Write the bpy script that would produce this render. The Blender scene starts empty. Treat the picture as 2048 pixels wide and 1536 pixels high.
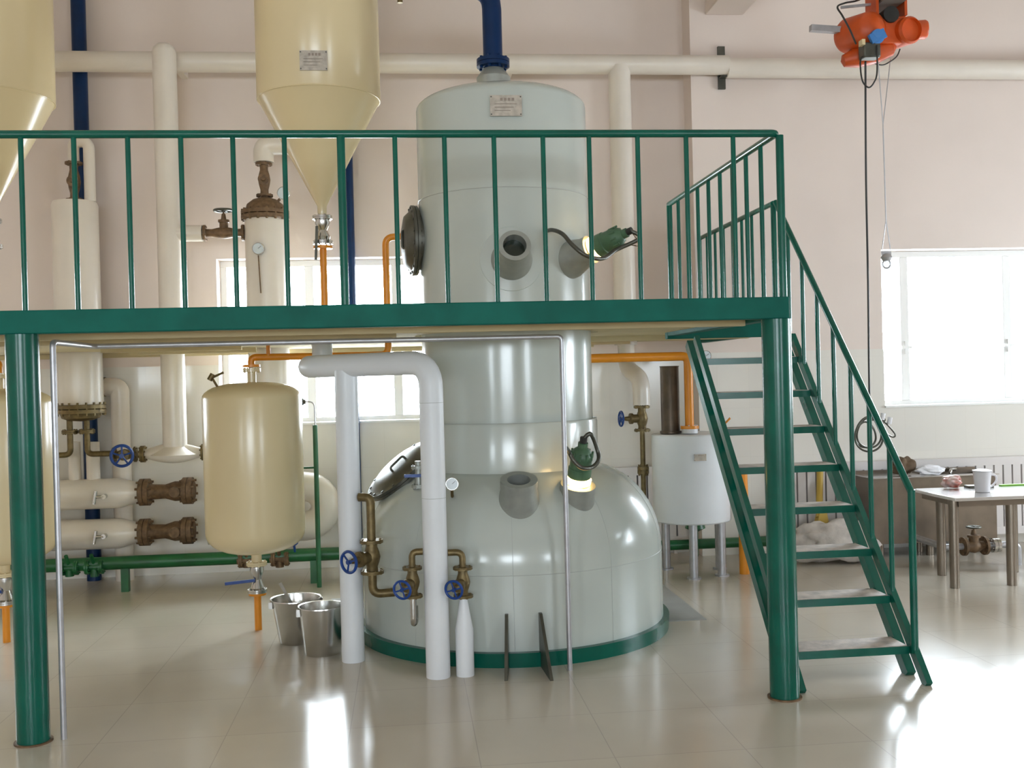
import bpy, bmesh, math, random
from mathutils import Vector, Matrix
random.seed(4)
PI = math.pi
V = Vector
C = bpy.context.scene.collection
SC = bpy.context.scene

# ------------------------------------------------------------------ camera
F, EYE = 2060.0, 1.7
ROLL, YAW, PITCH = math.atan(.0255), math.atan(212 / F), math.atan(16 / F)
FW = V((math.sin(YAW) * math.cos(PITCH), math.cos(YAW) * math.cos(PITCH), -math.sin(PITCH)))
RR = V((math.cos(YAW), -math.sin(YAW), 0))
UU = RR.cross(FW)
CR = RR * math.cos(ROLL) - UU * math.sin(ROLL)
CU = RR * math.sin(ROLL) + UU * math.cos(ROLL)
CAM = V((0, 0, EYE))
cd = bpy.data.cameras.new('camera'); co = bpy.data.objects.new('camera', cd); C.objects.link(co)
cd.sensor_width = 36; cd.lens = 36 * F / 2048; cd.clip_start = .05; cd.clip_end = 200
co.matrix_world = Matrix(((CR.x, CU.x, -FW.x, CAM.x), (CR.y, CU.y, -FW.y, CAM.y), (CR.z, CU.z, -FW.z, CAM.z), (0, 0, 0, 1)))
SC.camera = co


def ray(px, py):
    return FW + CR * ((px - 1024) / F) + CU * ((768 - py) / F)


def at(px, py, Y):
    """survey point: where the sight line through a picture point meets the vertical plane at depth Y"""
    d = ray(px, py)
    return CAM + d * (Y / d.y)


def atx(px, py, X):
    d = ray(px, py)
    return CAM + d * (X / d.x)


def fl(px, py, z=0.0):
    d = ray(px, py)
    return CAM + d * ((z - EYE) / d.z)


# ------------------------------------------------------------------ materials
def mat(name, col, rough=.5, metal=0.0, spec=.5, noise=0.0, nscale=8.0, bump=0.0, bscale=60.0, emit=None, estr=0.0, coat=0.0, col2=None):
    m = bpy.data.materials.new(name); m.use_nodes = True
    nt = m.node_tree; b = nt.nodes['Principled BSDF']
    b.inputs['Base Color'].default_value = (*col, 1)
    b.inputs['Roughness'].default_value = rough
    b.inputs['Metallic'].default_value = metal
    b.inputs['Specular IOR Level'].default_value = spec
    b.inputs['Coat Weight'].default_value = coat
    if coat: b.inputs['Coat Roughness'].default_value = .06
    tc = nt.nodes.new('ShaderNodeTexCoord')
    if noise or col2:
        n = nt.nodes.new('ShaderNodeTexNoise'); n.inputs['Scale'].default_value = nscale; n.inputs['Detail'].default_value = 5
        nt.links.new(tc.outputs['Object'], n.inputs['Vector'])
        r = nt.nodes.new('ShaderNodeMix'); r.data_type = 'RGBA'
        c2 = col2 if col2 else tuple(max(0, c * (1 - noise)) for c in col)
        r.inputs['A'].default_value = (*col, 1); r.inputs['B'].default_value = (*c2, 1)
        mr = nt.nodes.new('ShaderNodeMapRange'); mr.inputs['From Min'].default_value = .35; mr.inputs['From Max'].default_value = .7
        nt.links.new(n.outputs['Fac'], mr.inputs['Value']); nt.links.new(mr.outputs['Result'], r.inputs['Factor'])
        nt.links.new(r.outputs['Result'], b.inputs['Base Color'])
    if bump:
        n2 = nt.nodes.new('ShaderNodeTexNoise'); n2.inputs['Scale'].default_value = bscale; n2.inputs['Detail'].default_value = 3
        nt.links.new(tc.outputs['Object'], n2.inputs['Vector'])
        bp = nt.nodes.new('ShaderNodeBump'); bp.inputs['Strength'].default_value = bump; bp.inputs['Distance'].default_value = .01
        nt.links.new(n2.outputs['Fac'], bp.inputs['Height']); nt.links.new(bp.outputs['Normal'], b.inputs['Normal'])
    if emit:
        b.inputs['Emission Color'].default_value = (*emit, 1); b.inputs['Emission Strength'].default_value = estr
    return m


M = {}
M['wall'] = mat('wall_paint', (.715, .62, .56), .55, noise=.05, nscale=1.5, bump=.05, bscale=30)
M['ceil'] = mat('ceiling_paint', (.72, .66, .58), .8)
M['white_trim'] = mat('white_trim', (.8, .8, .78), .4)
M['green'] = mat('green_paint', (.0015, .105, .07), .24, spec=.35, noise=.25, nscale=6, bump=.02, bscale=40)
M['green_beam'] = mat('green_beam_paint', (.002, .115, .085), .6, spec=.2, noise=.25, nscale=6, bump=.03, bscale=40)
M['pipe_green'] = mat('leaf_green_paint', (.008, .105, .03), .4, noise=.4, nscale=5)
M['blue'] = mat('dark_blue_paint', (.001, .022, .085), .35, spec=.25, noise=.2)
M['wheel_blue'] = mat('bright_blue_paint', (.006, .05, .25), .35, noise=.3, nscale=20)
M['orange'] = mat('orange_paint', (.74, .27, .015), .35, noise=.12)
M['hoist_orange'] = mat('hoist_orange_paint', (.62, .085, .008), .45, noise=.25, nscale=7)
M['hoist_blue'] = mat('hoist_blue_plate', (.05, .2, .5), .4)
M['cream'] = mat('cream_gloss_paint', (.7, .58, .35), .24, noise=.05, nscale=2, coat=.05)
M['still'] = mat('white_gloss_cladding', (.49, .53, .49), .2, noise=.06, nscale=2.5, coat=.1, bump=.015, bscale=4)
M['lag'] = mat('white_pipe_lagging', (.71, .735, .76), .38, noise=.06, nscale=4, bump=.04, bscale=18)
M['lagw'] = mat('cream_white_lagging', (.72, .66, .58), .3, noise=.06, nscale=4, bump=.03, bscale=14)
M['brass'] = mat('dull_brass', (.2, .145, .06), .45, metal=.55, noise=.45, nscale=25, bump=.15, bscale=60)
M['rust'] = mat('brown_cast_iron', (.2, .12, .06), .6, metal=.2, noise=.5, nscale=30, bump=.2, bscale=70)
M['steel'] = mat('stainless_steel', (.6, .59, .56), .22, metal=1, noise=.1, nscale=10)
M['dsteel'] = mat('dark_steel', (.12, .12, .1), .4, metal=.7, noise=.3, nscale=12)
M['port'] = mat('grey_steel_port', (.36, .38, .35), .38, metal=.45, noise=.15, nscale=15)
M['bore'] = mat('dark_sight_glass', (.012, .02, .012), .1)
M['galv'] = mat('galvanised_conduit', (.5, .5, .52), .4, metal=.7, noise=.15, nscale=20)
M['black'] = mat('black_rubber', (.02, .02, .018), .5)
M['lampgreen'] = mat('lamp_green_enamel', (.07, .15, .08), .45, noise=.2, nscale=20)
M['glow'] = mat('lamp_glow', (1, .8, .5), .3, emit=(1, .62, .22), estr=14)
M['glass'] = None
M['deck'] = mat('cream_deck_underside', (.62, .53, .33), .9, spec=.08, noise=.12, nscale=3)
M['tread'] = mat('worn_tread_plate', (.58, .5, .43), .6, noise=.45, nscale=14, bump=.2, bscale=80)
M['pad'] = mat('grey_floor_plate', (.3, .3, .28), .5, noise=.15, nscale=5)
M['plate'] = mat('nameplate_metal', (.5, .45, .38), .4, metal=.4, noise=.3, nscale=30)
M['ink'] = mat('nameplate_ink', (.27, .22, .18), .6)
M['dial'] = mat('gauge_dial', (.6, .66, .68), .25)
M['brown'] = mat('brown_steel_tube', (.1, .07, .045), .4, metal=.5, noise=.4, nscale=8)
M['sink'] = mat('dull_sink_steel', (.27, .225, .18), .32, metal=.85, noise=.2, nscale=6)
M['table'] = mat('polished_table_steel', (.78, .77, .76), .16, metal=.8)
M['seam'] = mat('cladding_seam', (.42, .44, .42), .4)
M['sack'] = mat('woven_white_sack', (.6, .55, .5), .75, noise=.3, nscale=12, bump=.6, bscale=25)
M['broom'] = mat('yellow_broom_handle', (.45, .3, .05), .5)
M['bristle'] = mat('dark_bristles', (.1, .07, .02), .8, bump=.5, bscale=120)
M['mug'] = mat('white_enamel', (.78, .76, .78), .25)
M['bag'] = mat('clear_plastic_bag', (.6, .5, .46), .25, col2=(.5, .06, .02), nscale=14, bump=.6, bscale=40)
M['bag2'] = mat('white_plastic_bag', (.75, .75, .78), .3, bump=.6, bscale=30)
M['cloth'] = mat('brown_rag', (.14, .09, .05), .85, noise=.4, bump=.8, bscale=20)
M['beam_grey'] = mat('grey_track_beam', (.2, .17, .14), .5, noise=.2)
M['radiator'] = mat('radiator_white', (.66, .62, .6), .4)
M['lime'] = mat('lime_plastic', (.2, .5, .05), .35)


def glass_mat():
    m = bpy.data.materials.new('window_glass'); m.use_nodes = True
    nt = m.node_tree; nt.nodes.clear()
    o = nt.nodes.new('ShaderNodeOutputMaterial'); mix = nt.nodes.new('ShaderNodeMixShader')
    t = nt.nodes.new('ShaderNodeBsdfTransparent'); g = nt.nodes.new('ShaderNodeBsdfGlossy'); g.inputs['Roughness'].default_value = .02
    f = nt.nodes.new('ShaderNodeFresnel'); f.inputs['IOR'].default_value = 1.2
    t.inputs['Color'].default_value = (.95, .97, .97, 1)
    nt.links.new(f.outputs[0], mix.inputs[0]); nt.links.new(t.outputs[0], mix.inputs[1]); nt.links.new(g.outputs[0], mix.inputs[2])
    nt.links.new(mix.outputs[0], o.inputs[0])
    return m


M['glass'] = glass_mat()


def floor_mat():
    m = mat('polished_floor_tile', (.575, .52, .43), .12)
    nt = m.node_tree; b = nt.nodes['Principled BSDF']
    tc = nt.nodes.new('ShaderNodeTexCoord'); mp = nt.nodes.new('ShaderNodeMapping')
    nt.links.new(tc.outputs['Object'], mp.inputs['Vector'])
    T = .595
    mp.inputs['Location'].default_value = (-.172, -.1, 0)
    br = nt.nodes.new('ShaderNodeTexBrick'); br.offset = 0; br.squash = 1
    br.inputs['Scale'].default_value = 1; br.inputs['Brick Width'].default_value = T; br.inputs['Row Height'].default_value = T
    br.inputs['Mortar Size'].default_value = .0025; br.inputs['Mortar Smooth'].default_value = .2
    br.inputs['Color1'].default_value = (.575, .52, .43, 1); br.inputs['Color2'].default_value = (.56, .505, .42, 1); br.inputs['Mortar'].default_value = (.45, .41, .35, 1)
    nt.links.new(mp.outputs[0], br.inputs['Vector'])
    n = nt.nodes.new('ShaderNodeTexNoise'); n.inputs['Scale'].default_value = 1.6; n.inputs['Detail'].default_value = 6
    nt.links.new(tc.outputs['Object'], n.inputs['Vector'])
    mx = nt.nodes.new('ShaderNodeMix'); mx.data_type = 'RGBA'; mx.blend_type = 'MULTIPLY'; mx.inputs['Factor'].default_value = .22
    nt.links.new(br.outputs['Color'], mx.inputs['A']); nt.links.new(n.outputs['Fac'], mx.inputs['B'])
    nt.links.new(mx.outputs['Result'], b.inputs['Base Color'])
    mr = nt.nodes.new('ShaderNodeMapRange'); mr.inputs['To Min'].default_value = .12; mr.inputs['To Max'].default_value = .22
    nt.links.new(n.outputs['Fac'], mr.inputs['Value']); nt.links.new(mr.outputs['Result'], b.inputs['Roughness'])
    b.inputs['Specular IOR Level'].default_value = .6
    return m


def tile_mat():
    m = mat('white_wall_tile', (.74, .71, .65), .16)
    nt = m.node_tree; b = nt.nodes['Principled BSDF']
    tc = nt.nodes.new('ShaderNodeTexCoord'); mp = nt.nodes.new('ShaderNodeMapping'); mp.inputs['Rotation'].default_value = (PI / 2, 0, 0)
    nt.links.new(tc.outputs['Object'], mp.inputs['Vector'])
    br = nt.nodes.new('ShaderNodeTexBrick'); br.offset = 0
    br.inputs['Scale'].default_value = 1; br.inputs['Brick Width'].default_value = .3; br.inputs['Row Height'].default_value = .45
    br.inputs['Mortar Size'].default_value = .002
    br.inputs['Color1'].default_value = (.74, .71, .65, 1); br.inputs['Color2'].default_value = (.72, .695, .64, 1); br.inputs['Mortar'].default_value = (.7, .67, .61, 1)
    nt.links.new(mp.outputs[0], br.inputs['Vector']); nt.links.new(br.outputs['Color'], b.inputs['Base Color'])
    return m


M['floor'] = floor_mat(); M['tile'] = tile_mat()

# ------------------------------------------------------------------ mesh builder
ORG = {}


def basis(n):
    n = V(n).normalized()
    a = V((0, 0, 1)) if abs(n.z) < .9 else V((1, 0, 0))
    u = a.cross(n).normalized(); return u, n.cross(u), n


class MB:
    def __init__(s): s.bm = bmesh.new()

    def ring(s, c, u, v, r, n): return [s.bm.verts.new(c + u * (r * math.cos(2 * PI * k / n)) + v * (r * math.sin(2 * PI * k / n))) for k in range(n)]

    def skin(s, a, b):
        n = len(a)
        for k in range(n):
            j = (k + 1) % n
            s.bm.faces.new((a[k], a[j], b[j], b[k]))

    def lathe(s, prof, o=(0, 0, 0), axis=(0, 0, 1), n=48, caps=True):
        u, v, w = basis(axis); o = V(o); prev = None
        for i, (r, h) in enumerate(prof):
            c = o + w * h
            cur = [s.bm.verts.new(c)] if r < 1e-6 else s.ring(c, u, v, r, n)
            if prev is not None:
                if len(prev) == 1 and len(cur) > 1:
                    for k in range(n): s.bm.faces.new((prev[0], cur[(k + 1) % n], cur[k]))
                elif len(cur) == 1 and len(prev) > 1:
                    for k in range(n): s.bm.faces.new((prev[k], prev[(k + 1) % n], cur[0]))
                elif len(cur) > 1: s.skin(prev, cur)
            elif caps and len(cur) > 1: s.bm.faces.new(list(reversed(cur)))
            prev = cur
        if caps and len(prev) > 1: s.bm.faces.new(prev)
        return s

    def cyl(s, p0, p1, r0, r1=None, n=28):
        p0, p1 = V(p0), V(p1)
        return s.lathe([(r0, 0), (r0 if r1 is None else r1, (p1 - p0).length)], p0, p1 - p0, n)

    def tube(s, pts, r, n=16, closed=False):
        pts = [V(p) for p in pts]; m = len(pts); rings = []
        t0 = (pts[1] - pts[0]).normalized(); u, v, _ = basis(t0)
        for i, p in enumerate(pts):
            a = pts[i - 1] if (i or closed) else p; b = pts[(i + 1) % m] if (i < m - 1 or closed) else p
            t = (b - a).normalized()
            q = t0.rotation_difference(t); u = q @ u; u = (u - t * u.dot(t)).normalized(); v = t.cross(u); t0 = t
            rr = r[i] if isinstance(r, (list, tuple)) else r
            k = 1.0
            if 0 < i < m - 1:
                ca = (pts[i] - pts[i - 1]).normalized().dot(t); k = 1.0 / max(.6, ca)
            rings.append(s.ring(p, u, v, rr, n))
        for a, b in zip(rings, rings[1:]): s.skin(a, b)
        if closed: s.skin(rings[-1], rings[0])
        else: s.bm.faces.new(list(reversed(rings[0]))); s.bm.faces.new(rings[-1])
        return s

    def box(s, lo, hi):
        lo, hi = V(lo), V(hi)
        c = [s.bm.verts.new((x, y, z)) for x in (lo.x, hi.x) for y in (lo.y, hi.y) for z in (lo.z, hi.z)]
        for f in ((0, 1, 3, 2), (4, 6, 7, 5), (0, 4, 5, 1), (2, 3, 7, 6), (0, 2, 6, 4), (1, 5, 7, 3)): s.bm.faces.new([c[i] for i in f])
        return s

    def bar(s, p0, p1, w, h, side=(1, 0, 0)):
        """rectangular bar from p0 to p1; w along side, h across it"""
        p0, p1 = V(p0), V(p1); t = (p1 - p0).normalized(); a = V(side); a = (a - t * a.dot(t)).normalized(); b = t.cross(a)
        q = []
        for p in (p0, p1):
            q += [s.bm.verts.new(p + a * (w / 2 * i) + b * (h / 2 * j)) for i, j in ((-1, -1), (1, -1), (1, 1), (-1, 1))]
        for f in ((3, 2, 1, 0), (4, 5, 6, 7), (0, 1, 5, 4), (1, 2, 6, 5), (2, 3, 7, 6), (3, 0, 4, 7)): s.bm.faces.new([q[i] for i in f])
        return s

    def torus(s, c, nrm, R, r, N=40, n=10):
        u, v, w = basis(nrm); c = V(c)
        return s.tube([c + u * (R * math.cos(2 * PI * k / N)) + v * (R * math.sin(2 * PI * k / N)) for k in range(N)], r, n, closed=True)

    def ball(s, c, r, n=20, m=12):
        r = (r, r, r) if not isinstance(r, (tuple, list)) else r
        mx = Matrix.Translation(V(c)) @ Matrix.Diagonal((*r, 1))
        bmesh.ops.create_uvsphere(s.bm, u_segments=n, v_segments=m, radius=1, matrix=mx); return s

    def prism(s, poly, d):
        """closed polygon of points swept by vector d"""
        a = [s.bm.verts.new(V(p)) for p in poly]; b = [s.bm.verts.new(V(p) + V(d)) for p in poly]
        s.bm.faces.new(a); s.bm.faces.new(list(reversed(b)))
        n = len(a)
        for k in range(n): s.bm.faces.new((a[(k + 1) % n], a[k], b[k], b[(k + 1) % n]))
        return s

    def bolts(s, c, nrm, R, n, r, L):
        u, v, w = basis(nrm); c = V(c)
        for k in range(n):
            p = c + u * (R * math.cos(2 * PI * (k + .5) / n)) + v * (R * math.sin(2 * PI * (k + .5) / n))
            s.cyl(p - w * L / 2, p + w * L / 2, r, n=8)
        return s

    def flange(s, c, nrm, R, t, nb=8):
        c = V(c); w = V(nrm).normalized()
        s.cyl(c - w * t, c - w * t * .06, R, n=32); s.cyl(c + w * t * .06, c + w * t, R, n=32)
        s.bolts(c, w, R * .8, nb, R * .09, t * 3.2); return s

    def build(s, name, m, parent=None, bevel=0, angle=35):
        me = bpy.data.meshes.new(name)
        bmesh.ops.recalc_face_normals(s.bm, faces=s.bm.faces[:])
        o = bpy.data.objects.new(name, me); C.objects.link(o)
        org = V((0, 0, 0))
        if parent is not None: org = ORG.get(parent.name, V((0, 0, 0)))
        else:
            vs = [v.co for v in s.bm.verts]
            org = V((sum(v.x for v in vs) / len(vs), sum(v.y for v in vs) / len(vs), min(v.z for v in vs)))
            o.location = org
        bmesh.ops.translate(s.bm, verts=s.bm.verts[:], vec=-org)
        s.bm.to_mesh(me); s.bm.free()
        me.polygons.foreach_set('use_smooth', [True] * len(me.polygons)); me.set_sharp_from_angle(angle=math.radians(angle))
        me.materials.append(M[m]); ORG[o.name] = org
        if parent is not None: o.parent = parent
        if bevel:
            bv = o.modifiers.new('edge', 'BEVEL'); bv.width = bevel; bv.segments = 2; bv.limit_method = 'ANGLE'
        return o


def fil(pts, r, k=6):
    """polyline with rounded corners"""
    pts = [V(p) for p in pts]; out = [pts[0]]
    for i in range(1, len(pts) - 1):
        a, b, c = pts[i - 1], pts[i], pts[i + 1]
        d0, d1 = (a - b), (c - b); rr = min(r, d0.length * .49, d1.length * .49)
        p, q = b + d0.normalized() * rr, b + d1.normalized() * rr
        for j in range(k + 1):
            t = j / k; out.append(p * (1 - t) ** 2 + b * 2 * t * (1 - t) + q * t ** 2)
    out.append(pts[-1]); return out


def spl(pts, k=8):
    """smooth curve through points"""
    pts = [V(p) for p in pts]; out = []
    for i in range(len(pts) - 1):
        p0 = pts[max(0, i - 1)]; p1 = pts[i]; p2 = pts[i + 1]; p3 = pts[min(len(pts) - 1, i + 2)]
        for j in range(k):
            t = j / k
            out.append(.5 * ((2 * p1) + (p2 - p0) * t + (2 * p0 - 5 * p1 + 4 * p2 - p3) * t * t + (3 * p1 - p0 - 3 * p2 + p3) * t ** 3))
    out.append(pts[-1]); return out


def tag(o, label, cat, group=None, kind=None):
    if label: o['label'] = label
    if cat: o['category'] = cat
    if group: o['group'] = group
    if kind: o['kind'] = kind
    return o


def thing(name, label, cat, loc, group=None):
    o = bpy.data.objects.new(name, None); C.objects.link(o); o.location = V(loc); o.empty_display_size = .1
    ORG[o.name] = V(loc); return tag(o, label, cat, group)


def lab(o, t): o['label'] = t; return o


def struct(o, label=None):
    o['kind'] = 'structure'
    if label: o['label'] = label
    return o


def handwheel(parent, c, nrm, R, m='wheel_blue', spokes=5):
    b = MB(); u, v, w = basis(nrm); c = V(c)
    b.torus(c, w, R, R * .145, 32, 8)
    for k in range(spokes):
        a = 2 * PI * k / spokes + .3; e = c + (u * math.cos(a) + v * math.sin(a)) * R
        b.cyl(c, e, R * .09, n=8)
    b.cyl(c - w * R * .2, c + w * R * .2, R * .22, n=12)
    return b.build('handwheel', m, parent)


def valve(parent, p0, p1, r, wdir, wR, m='brass', wm='wheel_blue', bonnet=None, name='valve_body', spokes=5, wheel=True):
    """globe valve between two flanges with a bonnet and a handwheel"""
    p0, p1, wd = V(p0), V(p1), V(wdir).normalized(); L = (p1 - p0).length; ax = (p1 - p0).normalized()
    b = MB(); t = r * .16
    b.flange(p0 + ax * t, ax, r * 1.55, t * 1.3); b.flange(p1 - ax * t, ax, r * 1.55, t * 1.3)
    b.lathe([(r * .8, 0), (r * .75, L * .2), (r * 1.0, L * .35), (r * 1.15, L * .5), (r * 1.0, L * .65), (r * .75, L * .8), (r * .8, L)], p0, ax, 24)
    c = (p0 + p1) / 2; bl = bonnet or wR * 1.6
    b.lathe([(r * .8, 0), (r * .8, bl * .45), (r * 1.05, bl * .46), (r * 1.05, bl * .58), (r * .5, bl * .6), (r * .35, bl * .85), (r * .16, bl * .86), (r * .16, bl)], c, wd, 20)
    o = b.build(name, m, parent)
    if wheel: handwheel(o, c + wd * bl, wd, wR, wm, spokes)
    return o


def gauge(parent, c, nrm, R, name='pressure_gauge'):
    c = V(c); w = V(nrm).normalized()
    g = MB().lathe([(R, 0), (R, R * .5), (R * .92, R * .52), (R * .9, R * .45)], c - w * R * .4, w, 28, caps=True).build(name, 'steel', parent)
    MB().cyl(c + w * R * .06, c + w * R * .09, R * .88, n=28).build('dial', 'dial', g)
    u, v, _ = basis(w)
    MB().bar(c + w * R * .12, c + w * R * .12 + (u * .5 + v * .4) * R, R * .06, R * .03, u).build('needle', 'black', g)
    return g


def nameplate(parent, c, nrm, w, h, up=(0, 0, 1)):
    n = V(nrm).normalized(); c = V(c); upv = V(up); upv = (upv - n * upv.dot(n)).normalized(); x = upv.cross(n)
    q = MB(); q.bar(c - x * w / 2, c + x * w / 2, h, .006, upv)
    p = q.build('nameplate', 'plate', parent)
    b = MB(); f = c + n * .0045
    for k in range(4):
        a = f + upv * h * .3 + x * (w * (-.18 + .12 * k)); b.bar(a, a + x * w * .08, h * .13, .002, upv)
    for j in range(3):
        a = f + upv * h * (.08 - .16 * j) - x * w * .36; b.bar(a, a + x * w * (.7 - .1 * j), h * .025, .002, upv)
    b.build('printed_lines', 'ink', p)
    bb = MB()
    for i in (-1, 1):
        for j in (-1, 1): bb.cyl(c + x * w * .46 * i + upv * h * .42 * j - n * .02, c + x * w * .46 * i + upv * h * .42 * j + n * .006, h * .035, n=8)
    bb.build('screw', 'dsteel', p)
    return p


# ------------------------------------------------------------------ room
XL, XR, YF, YB, ZC = -7.0, 9.6, -5.5, 9.5, 6.2
WT = .28
ZW0, ZW1 = 1.307, 2.82


def wall_with_openings(name, y0, y1, zlo, zhi, holes, m, x0=XL, x1=XR):
    b = MB(); xs = sorted(set([x0, x1] + [h[0] for h in holes] + [h[1] for h in holes]))
    for a, c in zip(xs, xs[1:]):
        hs = [h for h in holes if h[0] <= a + 1e-6 and h[1] >= c - 1e-6]
        z = zlo
        for h in hs:
            if h[2] > z: b.box((a, y0, z), (c, y1, min(h[2], zhi)))
            z = max(z, h[3])
        if z < zhi - 1e-6: b.box((a, y0, z), (c, y1, zhi))
    bmesh.ops.remove_doubles(b.bm, verts=b.bm.verts[:], dist=1e-5)
    return struct(b.build(name, m))


WB = [(-1.67, .73, ZW0, ZW1), (4.58, 6.98, ZW0, ZW1), (-6.2, -3.9, ZW0, ZW1)]
WF = [(-2.3, .9, 1.4, 2.8), (4.6, 6.3, 1.4, 2.8), (-6.2, -4.8, 1.4, 2.8)]
YB2 = 9.25
XSTEP = at(1385, 300, YB2).x
_wz0, _wz1, _wx = at(1772, 815, YB2).z, at(1900, 497, YB2).z, at(1764, 600, YB2).x
WB[1] = (_wx, _wx + 2.4, _wz0, _wz1)
ZT = 1.866
wall_with_openings('wall_back', YB, YB + WT, 0, ZC, [WB[0], WB[2]], 'wall', XL, XSTEP)
wall_with_openings('wall_back', YB2, YB + WT, 0, ZC, [WB[1]], 'wall', XSTEP, XR)
wall_with_openings('wall_front', YF - WT, YF, 0, ZC, WF, 'wall')
struct(MB().box((XL - .2, YF - WT, 0), (XL, YB + WT, ZC)).build('wall_left', 'wall'))
WY0, WY1 = 4.8, 7.4
struct(MB().box((XR, YF - WT, 0), (XR + .2, WY0, ZC)).box((XR, WY1, 0), (XR + .2, YB + WT, ZC)).box((XR, WY0, 0), (XR + .2, WY1, 1.3)).box((XR, WY0, 2.8), (XR + .2, WY1, ZC)).build('wall_right', 'wall'))
f_ = MB()
for a_, b_ in ((1.3, 1.355), (2.745, 2.8)): f_.box((XR + .1, WY0, a_), (XR + .15, WY1, b_))
for y_ in (WY0, WY0 + 1.05, WY0 + 2.1, WY1 - .06): f_.box((XR + .1, y_, 1.355), (XR + .15, y_ + .06, 2.745))
f_ = struct(f_.build('window_7', 'white_trim'))  # unseen window, added to brighten the right part of the back wall
for y_, y2_ in ((WY0 + .06, WY0 + 1.05), (WY0 + 1.11, WY0 + 2.1), (WY0 + 2.16, WY1 - .06)): MB().box((XR + .122, y_, 1.355), (XR + .128, y2_, 2.745)).build('pane', 'glass', f_)
l_ = bpy.data.lights.new('daylight_portal_7', 'AREA'); l_.shape = 'RECTANGLE'; l_.size = 1.5; l_.size_y = WY1 - WY0; l_.cycles.is_portal = True
lo_ = bpy.data.objects.new('daylight_portal_7', l_); C.objects.link(lo_); lo_.location = (XR + .18, (WY0 + WY1) / 2, 2.05); lo_.rotation_euler = (0, PI / 2, 0)
o = MB().box((XL, YF, -.1), (XR, YB, 0)).build('floor', 'floor'); struct(o)
struct(MB().box((XL - .2, YF - WT, ZC), (XR + .2, YB + WT, ZC + .15)).build('ceiling', 'ceil'))


# tiled dado, 12 mm proud of the back wall, cut round the windows
def dado(name, xa, xb, wins, yb, zt):
    b = MB(); t = .012
    xs = sorted([xa, xb] + [v for w in wins for v in w[:2]])
    for a, c in zip(xs, xs[1:]):
        inw = any(w[0] <= a + 1e-6 and w[1] >= c - 1e-6 for w in wins)
        b.box((a, yb - t, 0), (c, yb, (wins[0][2]) if inw else zt))
    bmesh.ops.remove_doubles(b.bm, verts=b.bm.verts[:], dist=1e-5)
    return struct(b.build(name, 'tile'))


dado('trim_1', XL, XSTEP, [WB[0], WB[2]], YB, ZT)
dado('trim_2', XSTEP, XR, [WB[1]], YB2, ZT)
# pilaster and roof beam
PX0, PX1, PY = 2.7, 3.28, 9.25
zb = at(1425, 30, PY).z
struct(MB().box((PX0 + .12, YF, zb), (PX1 - .1, PY, ZC)).build('trim_3', 'wall', bevel=.01))


def window(i, x0, x1, z0, z1, y, mull, inner):
    """frame in the outer half of the wall; inner = +1 when the room lies towards -y"""
    f = MB(); d = .06; t = .055
    f.box((x0, y, z0), (x1, y + d, z0 + t)); f.box((x0, y, z1 - t), (x1, y + d, z1))
    f.box((x0, y, z0 + t), (x0 + t, y + d, z1 - t)); f.box((x1 - t, y, z0 + t), (x1, y + d, z1 - t))
    for mx in mull: f.box((mx - .04, y, z0 + t), (mx + .04, y + d, z1 - t))
    fr = struct(f.build(f'window_{i}', 'white_trim', bevel=.004))
    edges = [x0 + t] + [v for mx in mull for v in (mx - .04, mx + .04)] + [x1 - t]
    for a, c in zip(edges[::2], edges[1::2]):
        MB().box((a, y + .027, z0 + t), (c, y + .033, z1 - t)).build('pane', 'glass', fr)
    yy = y - inner * .02 if inner > 0 else y + d + .02
    for mx in mull:
        MB().box((mx - .012, y - .02 if inner > 0 else y + d, z0 + .5), (mx + .012, y if inner > 0 else y + d + .02, z0 + .62)).box(
            (mx - .05, y - .035 if inner > 0 else y + d + .02, z0 + .55), (mx + .05, y - .02 if inner > 0 else y + d + .035, z0 + .575)).build('window_handle', 'white_trim', fr)
    s = MB()
    if inner > 0: s.box((x0, y - .23, z0), (x1, y, z0 + .018))
    else: s.box((x0, y + d, z0), (x1, YF + .03, z0 + .018))
    s.build('window_sill', 'white_trim', fr)
    l = bpy.data.lights.new(f'daylight_portal_{i}', 'AREA'); l.shape = 'RECTANGLE'; l.size = x1 - x0; l.size_y = z1 - z0; l.cycles.is_portal = True
    lo = bpy.data.objects.new(f'daylight_portal_{i}', l); C.objects.link(lo)
    lo.location = ((x0 + x1) / 2, y + .08 if inner > 0 else y - .02, (z0 + z1) / 2)
    lo.rotation_euler = (-PI / 2, 0, 0) if inner > 0 else (PI / 2, 0, 0)
    return fr


yw = YB + .2
window(1, *WB[0], yw, (-.87, -.07), 1)
window(2, *WB[1], YB2 + .2, (WB[1][0] + .32, WB[1][0] + 1.36), 1)
window(3, *WB[2], yw, (-5.05,), 1)
window(4, *WF[0], YF - .26, (-1.25, -.15), -1)
window(5, *WF[1], YF - .26, (5.45,), -1)
window(6, *WF[2], YF - .26, (-5.5,), -1)

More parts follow.
